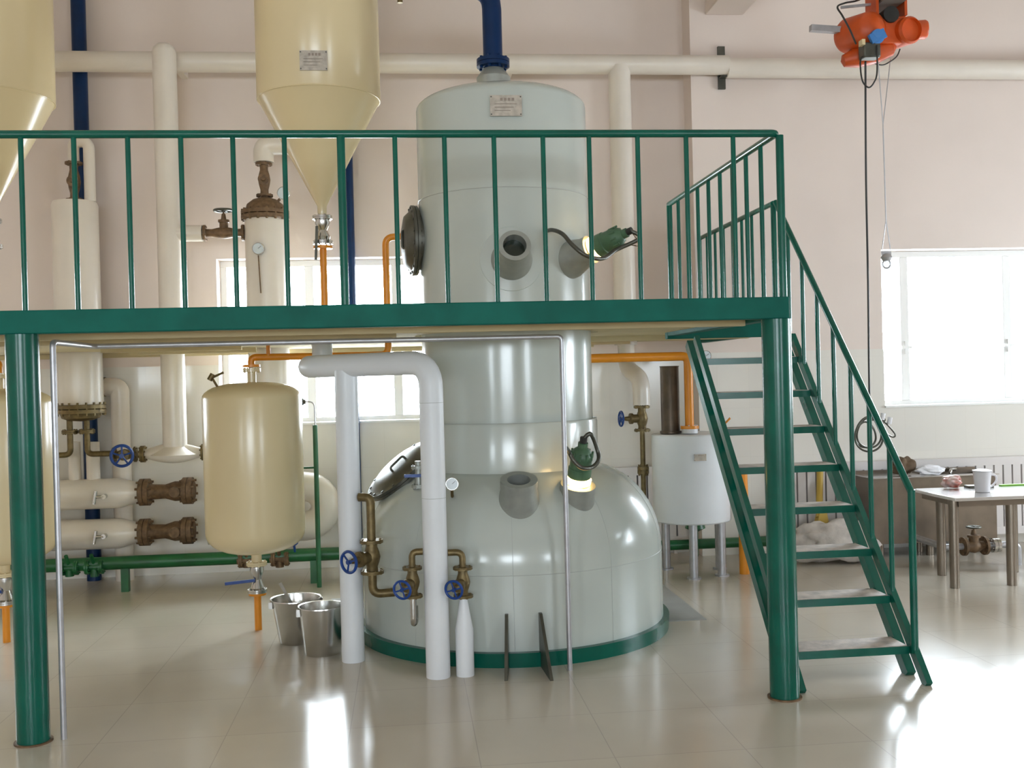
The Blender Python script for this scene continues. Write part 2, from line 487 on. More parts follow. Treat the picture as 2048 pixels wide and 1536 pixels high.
# ------------------------------------------------------------------ mezzanine platform
ZB0, ZB1 = 1.958, 2.07
YD = 5.09
SX, SY = .69, 7.0
VS = 8.9
P_ves = at(155, 600, VS); P_thin = at(535, 600, VS); P_vp = at(342, 600, VS)
P_bl1 = at(173, 600, 9.38); P_bl2 = at(699, 600, 9.38); P_wp = at(1250, 600, 9.12)
P_hop = at(641, 300, 7.3); P_hop2 = at(-22, 300, 7.3)
P_br = at(774, 600, 7.35)
plat = thing('mezzanine_platform', 'green steel mezzanine platform with guardrails, standing on two round green columns', 'platform', (0, YD + .065, 0))
MB().box((-4.6, YD, ZB0), (1.96, YD + .08, ZB1)).build('front_beam', 'green_beam', plat, bevel=.006)
MB().box((1.88, YD + .08, ZB0), (1.96, 7.25, ZB1)).build('side_beam', 'green_beam', plat, bevel=.006)
MB().box((1.88, 7.25, ZB0 - .02), (2.74, 7.33, ZB1)).build('landing_beam', 'green_beam', plat, bevel=.006)
MB().box((2.66, 7.33, ZB0), (2.74, 9.2, ZB1)).build('landing_side_beam', 'green_beam', plat, bevel=.006)
# deck with cut-outs round everything that passes through it
MB().box((-4.6, 9.2, 1.945), (1.7, 9.24, 1.984)).build('back_beam', 'deck', plat)


def plate(outline, holes, z0, z1):
    b = MB(); edges = []
    for loop in [outline] + holes:
        vs = [b.bm.verts.new((x, y, z0)) for x, y in loop]
        edges += [b.bm.edges.new((vs[k], vs[(k + 1) % len(vs)])) for k in range(len(vs))]
    fs = [g for g in bmesh.ops.triangle_fill(b.bm, use_beauty=True, use_dissolve=False, edges=edges, normal=(0, 0, 1))['geom'] if isinstance(g, bmesh.types.BMFace)]
    ex = bmesh.ops.extrude_face_region(b.bm, geom=fs)
    bmesh.ops.translate(b.bm, verts=[v for v in ex['geom'] if isinstance(v, bmesh.types.BMVert)], vec=(0, 0, z1 - z0))
    return b


holes = []
for p, r in ((V((SX, SY, 0)), .625), (P_ves, .22), (P_thin, .2), (P_vp, .125), (P_wp, .112), (P_hop, .045), (P_hop2, .045), (P_br, .04)):
    holes.append([(p.x + r * math.cos(2 * PI * k / 40), p.y + r * math.sin(2 * PI * k / 40)) for k in range(40)])
plate([(-4.6, YD + .081), (1.879, YD + .081), (1.879, 7.331), (2.659, 7.331), (2.659, 9.24), (-4.6, 9.24)], holes, 1.985, 2.05).build('deck_plate', 'deck', plat, angle=20)
for a in (5.55, 6.2): MB().box((-4.6, a, 1.945), (1.88 if a < 6 else -.05, a + .05, 1.985)).build('joist', 'deck', plat)
for a in (7.75, 8.5):
    MB().box((-2.2, a, 1.945), (-1.2, a + .05, 1.985)).build('joist', 'deck', plat); MB().box((1.4, a, 1.945), (1.88 if a > 8 else 2.65, a + .05, 1.985)).build('joist', 'deck', plat)
for p in (fl(68, 1483), fl(1570, 1395)):
    c = MB().cyl((p.x, 5.155, 0), (p.x, 5.155, ZB0), .075, n=40).build('support_column', 'green', plat)
    MB().cyl((p.x, 5.155, 0), (p.x, 5.155, .008), .088, n=32).build('base_plate', 'rust', c)
ZR = 2.911


def guardrail(path, posts, thick=()):
    g = MB().tube(fil(path, .03), .0195, 14).build('guardrail', 'green', plat)
    for i, p in enumerate(posts):
        r = .0205 if i in thick else .0125
        MB().cyl((p[0], p[1], ZB1), (p[0], p[1], ZR - .01), r, n=14).build('baluster', 'green', g)
    return g


fx = [at(x, 450, YD + .04).x for x in (46, 152, 260, 366, 470, 573, 686, 794, 893, 992, 1090, 1182, 1279, 1376, 1470, 1563)]
fx = [fx[0] - .246 * k for k in range(11, 0, -1)] + fx
guardrail([(-4.6, YD + .04, ZR), (1.925, YD + .04, ZR), (1.925, 7.29, ZR)], [(x, YD + .04) for x in fx], (17, 26))
guardrail([(1.925, 7.285, ZR), (1.925, 7.295, ZR - .0)], [(1.925, 5.13 + .24 * k) for k in range(1, 10)], (8,))
guardrail([(2.7, 7.29, ZR), (2.7, 9.2, ZR)], [(2.7, 7.29 + .238 * k) for k in range(9)], (0, 8))

# ------------------------------------------------------------------ staircase
st = thing('staircase', 'steep green steel staircase with open worn treads leading up to the platform landing', 'stairs', (2.36, 5.3, 0))
SL = .94


def sy(z): return 5.205 + SL * z


zs = [.17 + .2305 * i for i in range(8)]
xl, xr = 2.022, 2.715
for x, side in ((xl, 1), (xr, -1)):
    for off, w in ((0, .02), (.2, .012)):
        ztop = 1.93 if off == 0 else 1.9
        p0 = V((x, sy(0) + off, 0)); p1 = V((x, min(sy(ztop) + off, 7.18), ztop)) if off == 0 else V((x, 7.19, (7.19 - 5.205 - off) / SL))
        s_ = MB(); s_.bar(p0, p1, .034 if off == 0 else .05, .055 if off == 0 else .065, (1, 0, 0)); s_.build('stringer', 'green', st)
for z in zs:
    y = sy(z)
    t = MB().box((xl + .019, y, z - .042), (xr - .019, y + .012, z)).box((xl + .027, y + .012, z - .012), (xr - .027, y + .2, z - .002))
    to = t.build('tread', 'green', st)
    MB().box((xl + .029, y + .006, z - .001), (xr - .029, y + .2, z + .003)).build('tread_plate', 'tread', to)
nt_ = atx(1822, 985, 2.71); yn = nt_.y; zn = nt_.z
h0 = V((2.7, 7.245, ZR + .003)); h1 = V((2.712, yn, zn))
hr = MB().tube([h0, h1], .0195, 14).build('handrail', 'green', st)
MB().tube([h1 + V((0, 0, .015)), V((2.712, yn, (yn - 5.205) / SL))], .0205, 14).build('newel_post', 'green', st)
for k in range(1, 8):
    y = yn + (7.2 - yn) * k / 7.6; zt = zn + (ZR - zn) * (y - yn) / (7.25 - yn); MB().cyl((2.712, y, (y - 5.205) / SL), (2.712, y, zt), .0145, n=12).build('baluster', 'green', hr)

# ------------------------------------------------------------------ the still
still = thing('pot_still', 'huge white domed still with tall cylindrical column rising through the platform', 'still', (SX, SY, 0))
R0, Rc, Rk = 1.015, .575, .6
prof = [(R0 - .02, .06), (R0, .075), (R0, .3), (R0, .53)]
for k in range(1, 13):
    a = k / 12 * PI / 2 * .87
    prof.append((Rk - .08 + (R0 - Rk + .08) * math.cos(a), .53 + .57 * math.sin(a)))
prof = [(r, z) for r, z in prof if r >= Rk - .03] + [(Rk - .05, 1.09)]
MB().lathe(prof, (SX, SY, 0), n=96).build('pot', 'still', still)
MB().lathe([(R0 - .04, 0), (R0 + .035, 0), (R0 + .04, .085), (R0 - .01, .085), (R0 - .012, .06), (R0 - .04, .06)], (SX, SY, 0), n=96).build('base_ring', 'green', still)
MB().torus((SX, SY, .53), (0, 0, 1), R0 + .0003, .002, 96, 6).build('seam', 'seam', still)
for k in range(10):
    a = 2 * PI * (k + .35) / 10
    MB().tube([V((SX + (r + .0003) * math.cos(a), SY + (r + .0003) * math.sin(a), z)) for r, z in prof[1:-1]], .0013, 6).build('seam', 'seam', still)
zsh = 3.5
colp = [(Rk + .004, 1.05), (Rk + .004, 1.385), (Rk, 1.4), (Rc, 1.402)]
for k in range(7):
    z = 1.43 + (zsh - 1.43) * k / 6; colp.append((Rc, z))
for k in range(1, 14):
    a = k / 14 * PI / 2; colp.append((Rc * math.cos(a) ** .85, zsh + .13 * math.sin(a)))
MB().lathe(colp, (SX, SY, 0), n=96).build('column', 'still', still)
for z, r in ((2.886, Rc), (1.402, Rk), (1.077, Rk + .006)): MB().torus((SX, SY, z), (0, 0, 1), r + .0003, .003, 96, 6).build('seam', 'seam', still)
nx = at(987, 160, SY).x
MB().lathe([(.115, 3.58), (.115, 3.73), (.074, 3.785), (.072, 3.79)], (nx, SY, 0), n=40).build('neck', 'port', still)


def port(base, ax, r0, r1, rb, L, pad=0):
    base, ax = V(base), V(ax).normalized()
    p = MB().lathe([(r0, -.12), (r0, 0), (r1 + .006, L * .72), (r1 + .008, L * .78), (r1 + .008, L), (rb, L), (rb * .97, L - .08)], base, ax, 48).build('sight_port', 'port', still)
    MB().cyl(base + ax * (L - .085), base + ax * (L - .075), rb, n=40).build('sight_glass', 'bore', p)
    if pad:
        pp = MB(); n = 60
        rad = V((base.x - SX, base.y - SY, 0)).normalized(); a0 = math.atan2(rad.y, rad.x)
        ra = []
        for rr, off in ((r0 * .9, .006), (pad, .006), (pad + .004, -.004)):
            ra.append([pp.bm.verts.new(V((SX + (Rc + off) * math.cos(a0 + rr * math.cos(t) / Rc), SY + (Rc + off) * math.sin(a0 + rr * math.cos(t) / Rc), base.z + rr * math.sin(t)))) for t in [2 * PI * k / n for k in range(n)]])
        pp.skin(ra[0], ra[1]); pp.skin(ra[1], ra[2])
        pp.build('reinforcing_pad', 'still', p)
    return base + ax * L, ax


def oncol(a, z, r=Rc): return V((SX + r * math.sin(a), SY - r * math.cos(a), z))


z1 = at(1015, 518, 6.43).z
port(oncol(math.radians(-1), z1), (.0, -1, .32), .13, .092, .072, .2, pad=.2)
b2 = oncol(math.radians(44), at(1130, 517, 6.58).z)
e2, a2 = port(b2, (.72, -.62, .3), .125, .085, .07, .15)
b3 = at(1038, 1020, 6.2); e3, a3 = port(b3, (-.02, -.36, .93), .135, .105, .07, .205)
b4 = at(1150, 1022, 6.28); e4, a4 = port(b4, (.08, -.32, .94), .12, .1, .07, .18)


def manway(c, ax, r, L, k):
    """short neck with a dished bolted cover; L neck length, k thickness factor"""
    c, ax = V(c), V(ax).normalized()
    w = MB().lathe([(r * .84, -.16), (r * .84, L - .02), (r, L - .018), (r, L), (r * .98, L + .002)], c, ax, 56).build('manway_neck', 'dsteel', still)
    m = MB().lathe([(r * 1.01, L + .004), (r * 1.01, L + .022), (r * .86, L + .026), (r * .7, L + .026 + .04 * k), (r * .4, L + .026 + .055 * k), (0, L + .03 + .06 * k)], c, ax, 56)
    m.bolts(c + ax * (L + .003), ax, r * .93, 16, .009, .055)
    m = m.build('manway_cover', 'dsteel', w)
    u, v, _ = basis(ax); q = c + ax * (L + .02)
    MB().tube(fil([q + u * r * .3 - v * .06, q + ax * .07 + u * r * .3 - v * .06, q + ax * .07 + u * r * .3 + v * .06, q + u * r * .3 + v * .06], .02), .008, 8).build('manway_handle', 'dsteel', w)


pm = at(826, 482, SY); manway(V((SX - Rc - .005, SY, pm.z)), (-1, -.12, 0), .235, .03, 1)
manway(at(812, 952, 6.95), (-.62, -.2, .76), .27, .05, .6)
p = at(1012, 211, SY - Rc - .015); nameplate(still, V((p.x, SY - Rc - .012, p.z)), (0, -1, 0), .2, .13)
g = at(904, 968, 6.2)
gp = gauge(still, g, (0, -1, .1), .04)
MB().tube(fil([g + V((0, .01, -.03)), g + V((0, .02, -.08)), g + V((.02, .3, -.08))], .02), .009, 8).build('gauge_pipe', 'brass', gp)
for px, yy in ((1012, 5.682), (1104, 5.699)):
    p = fl(px, 1362); tz = .31
    d = V((SX - p.x, SY - p.y, 0)).normalized(); q = V((SX, SY, 0)) - d * (R0 + .003); pr = V((-d.y, d.x, 0)) * .009
    MB().prism([p - pr, V((q.x, q.y, 0)) - d * .04 - pr, V((q.x, q.y, .09)) - d * .04 - pr, V((q.x, q.y, .09)) - pr, V((q.x, q.y, tz)) - pr, V((q.x, q.y, tz)) - d * .03 - pr], pr * 2).build('support_fin', 'dsteel', still)
vq = at(838, 985, 6.55)
vv = MB().cyl(vq - V((0, 0, .1)), vq + V((0, 0, .2)), .022).flange(vq + V((0, 0, .04)), (0, 0, 1), .045, .01).flange(vq + V((0, 0, .16)), (0, 0, 1), .045, .01).build('vent_valve', 'port', still)
MB().bar(vq + V((-.09, -.03, .11)), vq + V((.02, -.03, .11)), .02, .012, (0, 0, 1)).build('lever', 'wheel_blue', vv)

tag(MB().box((-.62, 6.86, 0), (2.0, 8.1, .006)).build('floor_plate', 'pad'), 'thin square grey plate lying on the floor beneath the domed still', 'plate')


def lamp(e, ax, label, loop, wire=None):
    """sight-glass lamp resting on a port rim"""
    t = thing('sight_glass_lamp', label, 'lamp', e)
    ax = V(ax).normalized(); u, v, _ = basis(ax)
    MB().lathe([(.05, .004), (.075, .012), (.078, .04), (.06, .05)], e, ax, 28).build('lit_lens', 'glow', t)
    MB().lathe([(.066, .05), (.072, .055), (.072, .11), (.066, .115), (.066, .16), (.07, .17), (.066, .2), (.05, .23), (.03, .245), (.03, .275), (.0, .28)], e, ax, 28).bolts(e + ax * .2, ax, .066, 10, .007, .04).build('lamp_body', 'lampgreen', t)
    MB().cyl(e + ax * .265, e + ax * .31, .022, n=14).build('cable_gland', 'black', t)
    MB().tube(spl(loop(e, ax)), .013, 12).build('supply_hose', 'dsteel', t)
    if wire: MB().tube(spl(wire(e, ax)), .0025, 6).build('loose_wire', 'rust', t)
    return t


lamp(e2, a2, 'lit green inspection lamp with looping cable on the upper sight port of the column', lambda e, ax: [e + ax * .3, e + ax * .31 + V((.05, 0, -.05)), at(1232, 500, 6.3), at(1205, 517, 6.15), at(1172, 511, 6.08), at(1145, 490, 6.1), at(1125, 468, 6.2), at(1105, 460, 6.32), at(1090, 463, 6.45)],
     lambda e, ax: [e + ax * .3, e + ax * .3 + V((.06, 0, -.09)), at(1262, 490, 6.35), at(1272, 491, 6.35)])
lamp(e4, a4, 'lit green inspection lamp standing on the lower sight port of the dome', lambda e, ax: [e + ax * .3, e + ax * .33 + V((.04, 0, 0)), at(1195, 900, 6.15), at(1197, 920, 6.12), at(1185, 934, 6.1), at(1165, 936, 6.05), at(1148, 922, 6.05), at(1138, 904, 6.05), at(1133, 897, 5.9)])

# vapour pipe from the still head
zt = at(987, -22, SY).z
vp = thing('vapour_pipe', 'dark blue vapour pipe rising from the top of the still column and bending away', 'pipe', (nx, SY, 3.792))
MB().tube(fil([(nx, SY, 3.793), (nx, SY, zt), (.02, SY, zt), (.02, SY, ZC - .01)], .14), .066, 24).build('pipe', 'blue', vp)
zf = at(987, 127, SY).z
MB().flange((nx, SY, zf), (0, 0, 1), .112, .026).build('flange', 'blue', vp)
pv = at(800, 2, SY)
MB().cyl((pv.x, SY - .02, zt - .06), (pv.x, SY - .02, pv.z - .02), .018).bar((pv.x - .05, SY - .03, pv.z + .02), (pv.x + .02, SY - .03, pv.z + .02), .03, .02, (0, 0, 1)).build('drain_cock', 'brass', vp)

# ------------------------------------------------------------------ white pipe frame and drain valves before the still
p1 = fl(877, 1353); p2 = fl(707, 1321); zH = 1.79; rp = .069
d = (V((p2.x, p2.y, 0)) - V((p1.x, p1.y, 0))); pe = V((p1.x, p1.y, 0)) + d * 1.52
fr = thing('lagged_pipe_frame', 'white lagged pipe running under the platform edge on two upright legs before the still', 'pipe', (p1.x, p1.y, 0))
MB().tube(fil([(p1.x, p1.y, 0), (p1.x, p1.y, zH), (pe.x, pe.y, zH), (pe.x + .06, 7.1, zH), (pe.x + .06, 7.1, 1.98)], .15, 8), rp, 28).build('header_pipe', 'lag', fr)
MB().cyl((p2.x, p2.y, 0), (p2.x, p2.y, zH - .03), rp, n=28).build('branch_pipe', 'lag', fr)
for z in (1.02, 1.56): MB().torus((p1.x, p1.y, z), (0, 0, 1), rp + .0003, .0015, 32, 6).build('seam', 'seam', fr)

# valve A between branch leg and pot
ya = p2.y - .07
A = lambda x, y: at(x, y, ya)
va = thing('drain_valve', 'large brass drain valve with blue wheel joined to the white leg by a swan neck', 'valve', A(745, 1190))
xa = A(743, 1085).x
MB().tube(fil([V((p2.x + .06, p2.y - .045, A(0, 1022).z)), V((xa, ya, A(0, 1022).z + .0)), V((xa, ya, A(743, 1085).z))], .07), .026, 16).build('swan_neck', 'brass', va)
zA0, zA1 = A(743, 1080).z, A(748, 1146).z
valve(va, (xa, ya, zA0), (xa, ya, zA1), .045, (-.68, -.73, -.02), .062, bonnet=.19, spokes=3)
zz = A(748, 1188).z
MB().tube(fil([(xa, ya, zA1), (xa, ya, zz), (xa + .13, ya + .0, zz + .005)], .05), .026, 16).build('outlet_elbow', 'brass', va)

yb = p1.y


def small_valve(px, side, label):
    x = at(px, 1160, yb).x
    t = thing('drain_valve', label, 'valve', (x, yb, .4))
    zc = at(px, 1104, yb).z; z0 = at(px, 1134, yb).z; z1 = at(px, 1194, yb).z
    MB().tube(fil([V((p1.x + side * (rp + .002), yb, zc)), V((x, yb, zc)), V((x, yb, z0))], .05), .019, 14).build('bend', 'brass', t)
    valve(t, (x, yb, z0), (x, yb, z1), .036, (-.42, -.9, -.12), .05, bonnet=.14, spokes=4)
    return t, x, z1


t, x, z1 = small_valve(825, -1, 'brass drain valve with blue wheel and open U-shaped tail pipe beside the white lagged leg')
zl = at(835, 1248, yb).z
MB().tube(fil([(x, yb, z1), (x, yb, zl), (x + .01, yb + .07, zl), (x + .01, yb + .075, zl + .09)], .04), .019, 14).build('tail_pipe', 'steel', t)
t, x, z1 = small_valve(926, 1, 'brass drain valve with blue wheel feeding a white bottle-shaped pipe on the floor')
zb0 = at(932, 1258, yb).z
MB().lathe([(.052, 0), (.052, zb0), (.046, zb0 + .03), (.022, z1 - .01), (.02, z1)], (x, yb, 0), n=32).build('bottle_pipe', 'lag', t)

# thin conduit
q0, q1 = fl(128, 1478), fl(1140, 1340); zc = 1.92
tag(MB().tube(fil([(q0.x, q0.y, 0), (q0.x, q0.y, zc), (q0.x, q1.y, zc), (q1.x, q1.y, zc), (q1.x, q1.y, 0)], .03), .0145, 12).build('conduit', 'galv'), 'thin grey conduit running below the platform with a vertical drop at each end', 'conduit')

# ------------------------------------------------------------------ hoppers, receivers and orange pipes
HY = 7.3
zcyl = at(640, 203, HY).z; ztip = at(645, 412, HY).z; znk = at(643, 432, HY).z


def hopper(x, label, plate):
    t = thing('hopper', label, 'hopper', (x, HY, znk))
    MB().lathe([(.03, znk), (.033, ztip), (.41, zcyl - .012), (.425, zcyl + .012), (.425, 5.0), (.39, 5.1), (.2, 5.2), (0, 5.23)], (x, HY, 0), n=72).build('hopper_body', 'cream', t)
    MB().torus((x, HY, zcyl), (0, 0, 1), .421, .004, 72, 6).build('weld', 'cream', t)
    for a in (0, 2.1, 4.2): MB().cyl((x + .3 * math.cos(a), HY + .3 * math.sin(a), 5.1), (x + .3 * math.cos(a), HY + .3 * math.sin(a), ZC), .02, n=10).build('hanger_rod', 'dsteel', t)
    zv0, zv1 = at(643, 433, HY).z, at(643, 488, HY).z
    vb = MB().flange((x, HY, zv0 - .008), (0, 0, 1), .068, .012).flange((x, HY, zv1 + .01), (0, 0, 1), .068, .012).lathe([(.04, zv1), (.052, zv1 + .05), (.03, (zv0 + zv1) / 2), (.052, zv0 - .05), (.045, zv0)], (x, HY, 0), n=24).build('outlet_valve', 'steel', t)
    MB().bar((x - .035, HY - .06, (zv0 + zv1) / 2 + .02), (x - .045, HY - .085, zv1 - .12), .018, .01, (1, 0, 0)).build('lever', 'dsteel', vb)
    if plate:
        c = at(627, 121, HY - .43); nameplate(t, V((c.x, HY - .432, c.z)), (0, -1, 0), .18, .13)
    return zv1


zv = hopper(P_hop.x, 'tall cream hopper with a cone bottom and nameplate, hanging before the dark blue wall pipe', True)
hopper(P_hop2.x, 'cream hopper above the receiver tank at the far end, only partly in view', False)

TY = 7.22
ty = lambda y: at(510, y, TY).z


def receiver(x, label, cock):
    t = thing('receiver_tank', label, 'tank', (x, TY, 0)); R = .334
    zt_, ze, zs_, zb_ = ty(764), ty(795), ty(1062), ty(1106)
    pr = []
    for k in range(9):
        a = PI / 2 * (1 - k / 8); pr.append((R * math.cos(a) ** .75 if k else .0, zb_ + (zs_ - zb_) * (1 - math.sin(a))))
    for k in range(9):
        a = PI / 2 * k / 8; pr.append((R * max(0, math.cos(a)) ** .75, ze + (zt_ - ze) * math.sin(a)))
    MB().lathe(pr, (x, TY, 0), n=64).build('tank_body', 'cream', t)
    MB().cyl((x, TY, zt_ - .01), (x, TY, ty(738)), .03).flange((x, TY, ty(740)), (0, 0, 1), .062, .012).build('top_nozzle', 'cream', t)
    MB().cyl((x, TY, ty(1128)), (x, TY, zb_ + .01), .035).flange((x, TY, ty(1127)), (0, 0, 1), .07, .012).build('bottom_nozzle', 'cream', t)
    z0, z1 = ty(1133), ty(1184)
    v = MB().flange((x, TY, z1 + .008), (0, 0, 1), .066, .012).lathe([(.04, z1), (.05, z1 + .03), (.03, (z0 + z1) / 2), (.048, z0 - .03), (.045, z0)], (x, TY, 0), n=24).build('outlet_valve', 'steel', t)
    MB().bar((x - .01, TY - .04, (z0 + z1) / 2), (x - .21, TY - .04, (z0 + z1) / 2 - .015), .02, .012, (0, 0, 1)).build('lever', 'wheel_blue', v)
    MB().cyl((x, TY, 0), (x, TY, z1 - .01), .024).cyl((x, TY, z1 - .02), (x, TY, z1 - .004), .06).build('outlet_pipe', 'orange', t)
    if cock:
        a = V((x - .2, TY - .1, zt_ - .05)); b = MB().tube([a, a + V((-.05, 0, .09))], .008, 8).cyl(a + V((-.065, 0, .07)), a + V((-.04, 0, .11)), .018)
        b.cyl(a + V((-.05, 0, .085)), a + V((.03, 0, .12)), .008, n=8).build('sample_cock', 'brass', t)
    return zt_


xt = at(508, 930, TY).x
receiver(xt, 'cream receiver tank with orange outlet hanging below the platform beside two steel buckets', True)
receiver(fl(11, 1286).x, 'cream receiver tank with orange outlet half hidden behind the green platform column', False)

zo = at(560, 714, HY).z
op = thing('orange_pipe', 'orange pipe dropping from the hopper valve through the platform to the cream receiver tank', 'pipe', (P_hop.x, HY, zo))
MB().tube(fil([(P_hop.x, HY, zv - .014), (P_hop.x, HY, zo), (xt, TY, zo), (xt, TY, ty(738) + .012)], .04), .024, 16).cyl((P_hop.x, HY, zv - .034), (P_hop.x, HY, zv - .014), .066).cyl((xt, TY, ty(738) + .014), (xt, TY, ty(738) + .03), .06).build('pipe_run', 'orange', op)
vx = at(536, 700, TY).x
MB().cyl((vx, TY + .01, zo), (vx, TY + .01, 1.983), .014, n=12).build('vent_stub', 'orange', op)
x2 = fl(11, 1286).x
tag(MB().tube(fil([(P_hop2.x, HY, zv - .014), (P_hop2.x, HY, zo), (x2, TY, zo), (x2, TY, ty(738) + .014)], .04), .024, 16).build('orange_pipe', 'orange'), 'orange pipe from the cut-off hopper to the receiver tank behind the green column', 'pipe')
zm = at(795, 462, 7.05).z
tag(MB().tube(fil([(P_hop.x + .03, P_br.y, zo), (P_br.x, P_br.y, zo), (P_br.x, P_br.y, zm), (P_br.x + .12, P_br.y - .02, zm), (.125, 7.3, zm)], .06), .024, 16).build('orange_pipe', 'orange'), 'orange hooked pipe rising through the platform to the side of the still column', 'pipe')

# ------------------------------------------------------------------ tall process vessels at the back wall
G = lambda x, y: at(x, y, VS)
# condenser (thin vessel)
xv = P_thin.x
tv = thing('condenser_column', 'white condenser column with brown domed head and a dial gauge on its shell', 'condenser', (xv, VS, 1.2))
zt = G(535, 440).z
MB().lathe([(0, 1.2), (.1, 1.21), (.172, 1.28), (.172, zt)], (xv, VS, 0), n=48).build('shell', 'lagw', tv)
MB().lathe([(.19, zt), (.2, zt + .005), (.2, zt + .035), (.185, zt + .04), (.2, zt + .045), (.2, zt + .075), (.165, zt + .08), (.15, zt + .13), (.1, zt + .17), (.05, zt + .185), (.02, zt + .19)], (xv, VS, 0), n=40).bolts((xv, VS, zt + .04), (0, 0, 1), .188, 16, .01, .1).build('head', 'rust', tv)
MB().cyl((xv, VS, zt + .18), (xv, VS, G(0, 392).z + .01), .03).build('head_nozzle', 'rust', tv)
valve(tv, (xv, VS, G(530, 393).z), (xv, VS, G(530, 327).z), .045, (0, -1, 0), .05, m='rust', wheel=False, bonnet=.09, name='head_valve')
ze = G(530, 290).z
MB().tube(fil([(xv, VS, G(530, 325).z), (xv, VS, ze), (xv + .5, VS, ze)], .16, 8), .085, 24).build('outlet_elbow', 'lagw', tv)
gauge(tv, G(523, 503) + V((0, -.2, 0)), (0, -1, 0), .05)
MB().cyl(G(523, 516) + V((0, -.19, 0)), G(528, 590) + V((0, -.19, 0)), .005, n=8).build('capillary', 'rust', tv)
g2 = G(567, 386); ga = gauge(tv, g2, (0, -1, 0), .055)
MB().cyl(g2 + V((-.03, 0, -.05)), V((xv + .1, VS, zt + .15)), .012, n=10).build('gauge_pipe', 'rust', ga)
zv_ = G(450, 466).z
valve(tv, (G(408, 466).x, VS, zv_), (G(488, 466).x, VS, zv_), .045, (0, 0, 1), .075, m='rust', wm='dsteel', bonnet=.19, name='side_valve')
MB().cyl((G(486, 466).x, VS, zv_), (xv - .16, VS, zv_), .03).build('side_nozzle', 'rust', tv)

# vertical lagged pipe with flared tee
xp = P_vp.x
vt = thing('lagged_riser', 'white lagged vertical riser with domed cap above and flared tee below, between two vessels', 'pipe', (xp, VS, 0))
zt = G(335, 86).z; zt0 = G(350, 893).z; zt1 = G(350, 906).z
MB().lathe([(.098, zt0 - .02), (.098, zt - .08), (.085, zt - .04), (.05, zt - .01), (0, zt)], (xp, VS, 0), n=32).build('riser', 'lagw', vt)
xa0, xa1 = G(286, 905).x, G(408, 903).x; L = xa1 - xa0
MB().tube([V((xa0 + L * k / 12, VS, zt1)) for k in range(13)], [.03 + .055 * math.sin(PI * k / 12) for k in range(13)], 24).lathe([(.098, zt0), (.16, zt0 - .045), (.2, zt0 - .065)], (xp, VS, 0), n=32).build('flared_tee', 'lagw', vt)
for xx in (xa0, xa1): MB().flange((xx, VS, zt1), (1, 0, 0), .07, .018).build('flange', 'brass', vt)
MB().cyl((xp + .05, VS, zv_), (G(405, 466).x, VS, zv_), .068, n=28).build('side_branch', 'lagw', vt)
# heat exchanger at far end
xe = P_ves.x
he = thing('heat_exchanger', 'tall white exchanger vessel with a valve on top and brown flange below the platform', 'vessel', (xe, VS, .4))
zt = G(155, 402).z; zb_ = G(155, 812).z
MB().lathe([(.183, zb_), (.183, zt - .04), (.17, zt - .01), (.1, zt), (0, zt + .004)], (xe, VS, 0), n=48).build('shell', 'lagw', he)
MB().lathe([(.19, zb_ + .012), (.2, zb_ + .008), (.2, zb_ - .022), (.185, zb_ - .026), (.2, zb_ - .03), (.2, zb_ - .062), (.16, zb_ - .066), (.15, zb_ - .1), (.1, zb_ - .12), (0, zb_ - .13)], (xe, VS, 0), n=40).bolts((xe, VS, zb_ - .026), (0, 0, 1), .19, 18, .009, .11).build('bottom_head', 'brass', he)
xs_ = G(148, 350).x
valve(he, (xs_, VS, zt), (xs_, VS, G(148, 325).z), .045, (0, -1, 0), .05, m='rust', wheel=False, bonnet=.09, name='head_valve')
z9 = G(160, 284).z
MB().tube(fil([(xs_, VS, G(148, 327).z), (xs_, VS, z9), (xs_ + .125, VS, z9), (xs_ + .125, VS, zt - .005)], .06, 8), .046, 20).build('return_bend', 'lagw', he)
zq = G(160, 909).z
for px, sgn in ((140, -1), (174, 1)):
    xq = G(px, 870).x
    MB().tube(fil([(xq, VS, zb_ - .08), (xq, VS, zq), (xq + sgn * .2, VS, zq)], .05), .024, 14).flange((xq, VS, G(0, 868).z), (0, 0, 1), .065, .014).build('drain_leg', 'brass', he)
valve(he, (xa0 - .24, VS, zt1), (xa0 - .055, VS, zt1), .042, (.1, -1, 0), .085, bonnet=.15, name='drain_valve', spokes=5)
xq = G(174, 870).x + .22
MB().cyl((xq - .02, VS, zq), (xa0 - .23, VS, zt1), .024).build('drain_leg', 'brass', he)

# wall mains
YP = 9.13
zl, zr = at(700, 126, YP).z, at(1700, 139, YP).z; xm = at(1455, 130, YP).x
wm = thing('lagged_main', 'long white lagged main running high along the back wall', 'pipe', (0, YP, zl - .1))
MB().cyl((-6.9, YP, zl), (xm, YP, zl), .087, n=32).build('pipe_length', 'lagw', wm)
MB().cyl((xm - .005, YP + .01, zr + .012), (9.5, YP, zr), .089, n=32).build('pipe_length', 'lagw', wm)
cx = at(1441, 130, PY).x
MB().box((cx - .03, PY - .03, zl - .19), (cx + .035, PY - .002, zl + .2)).box((cx - .03, PY - .12, zl - .1), (cx + .035, PY - .002, zl - .09)).build('wall_bracket', 'dsteel', wm)
for xx in (-4.5, -1.9, 1.0, 5.2, 7.6): MB().box((xx - .03, YP + .05, zl - .04), (xx + .03, (YB if xx < 2.6 else YB2) - .001, zl + .02)).build('wall_bracket', 'lagw', wm)
wp = P_wp
rs = thing('lagged_downpipe', 'white lagged downpipe on the back wall between still column and pilaster', 'pipe', (wp.x, YP, 0))
zz0 = at(1256, 690, YP).z
MB().tube([(wp.x, YP + .0, zl - .02), (wp.x, YP, zz0)], .1, 28).build('downpipe', 'lagw', rs)
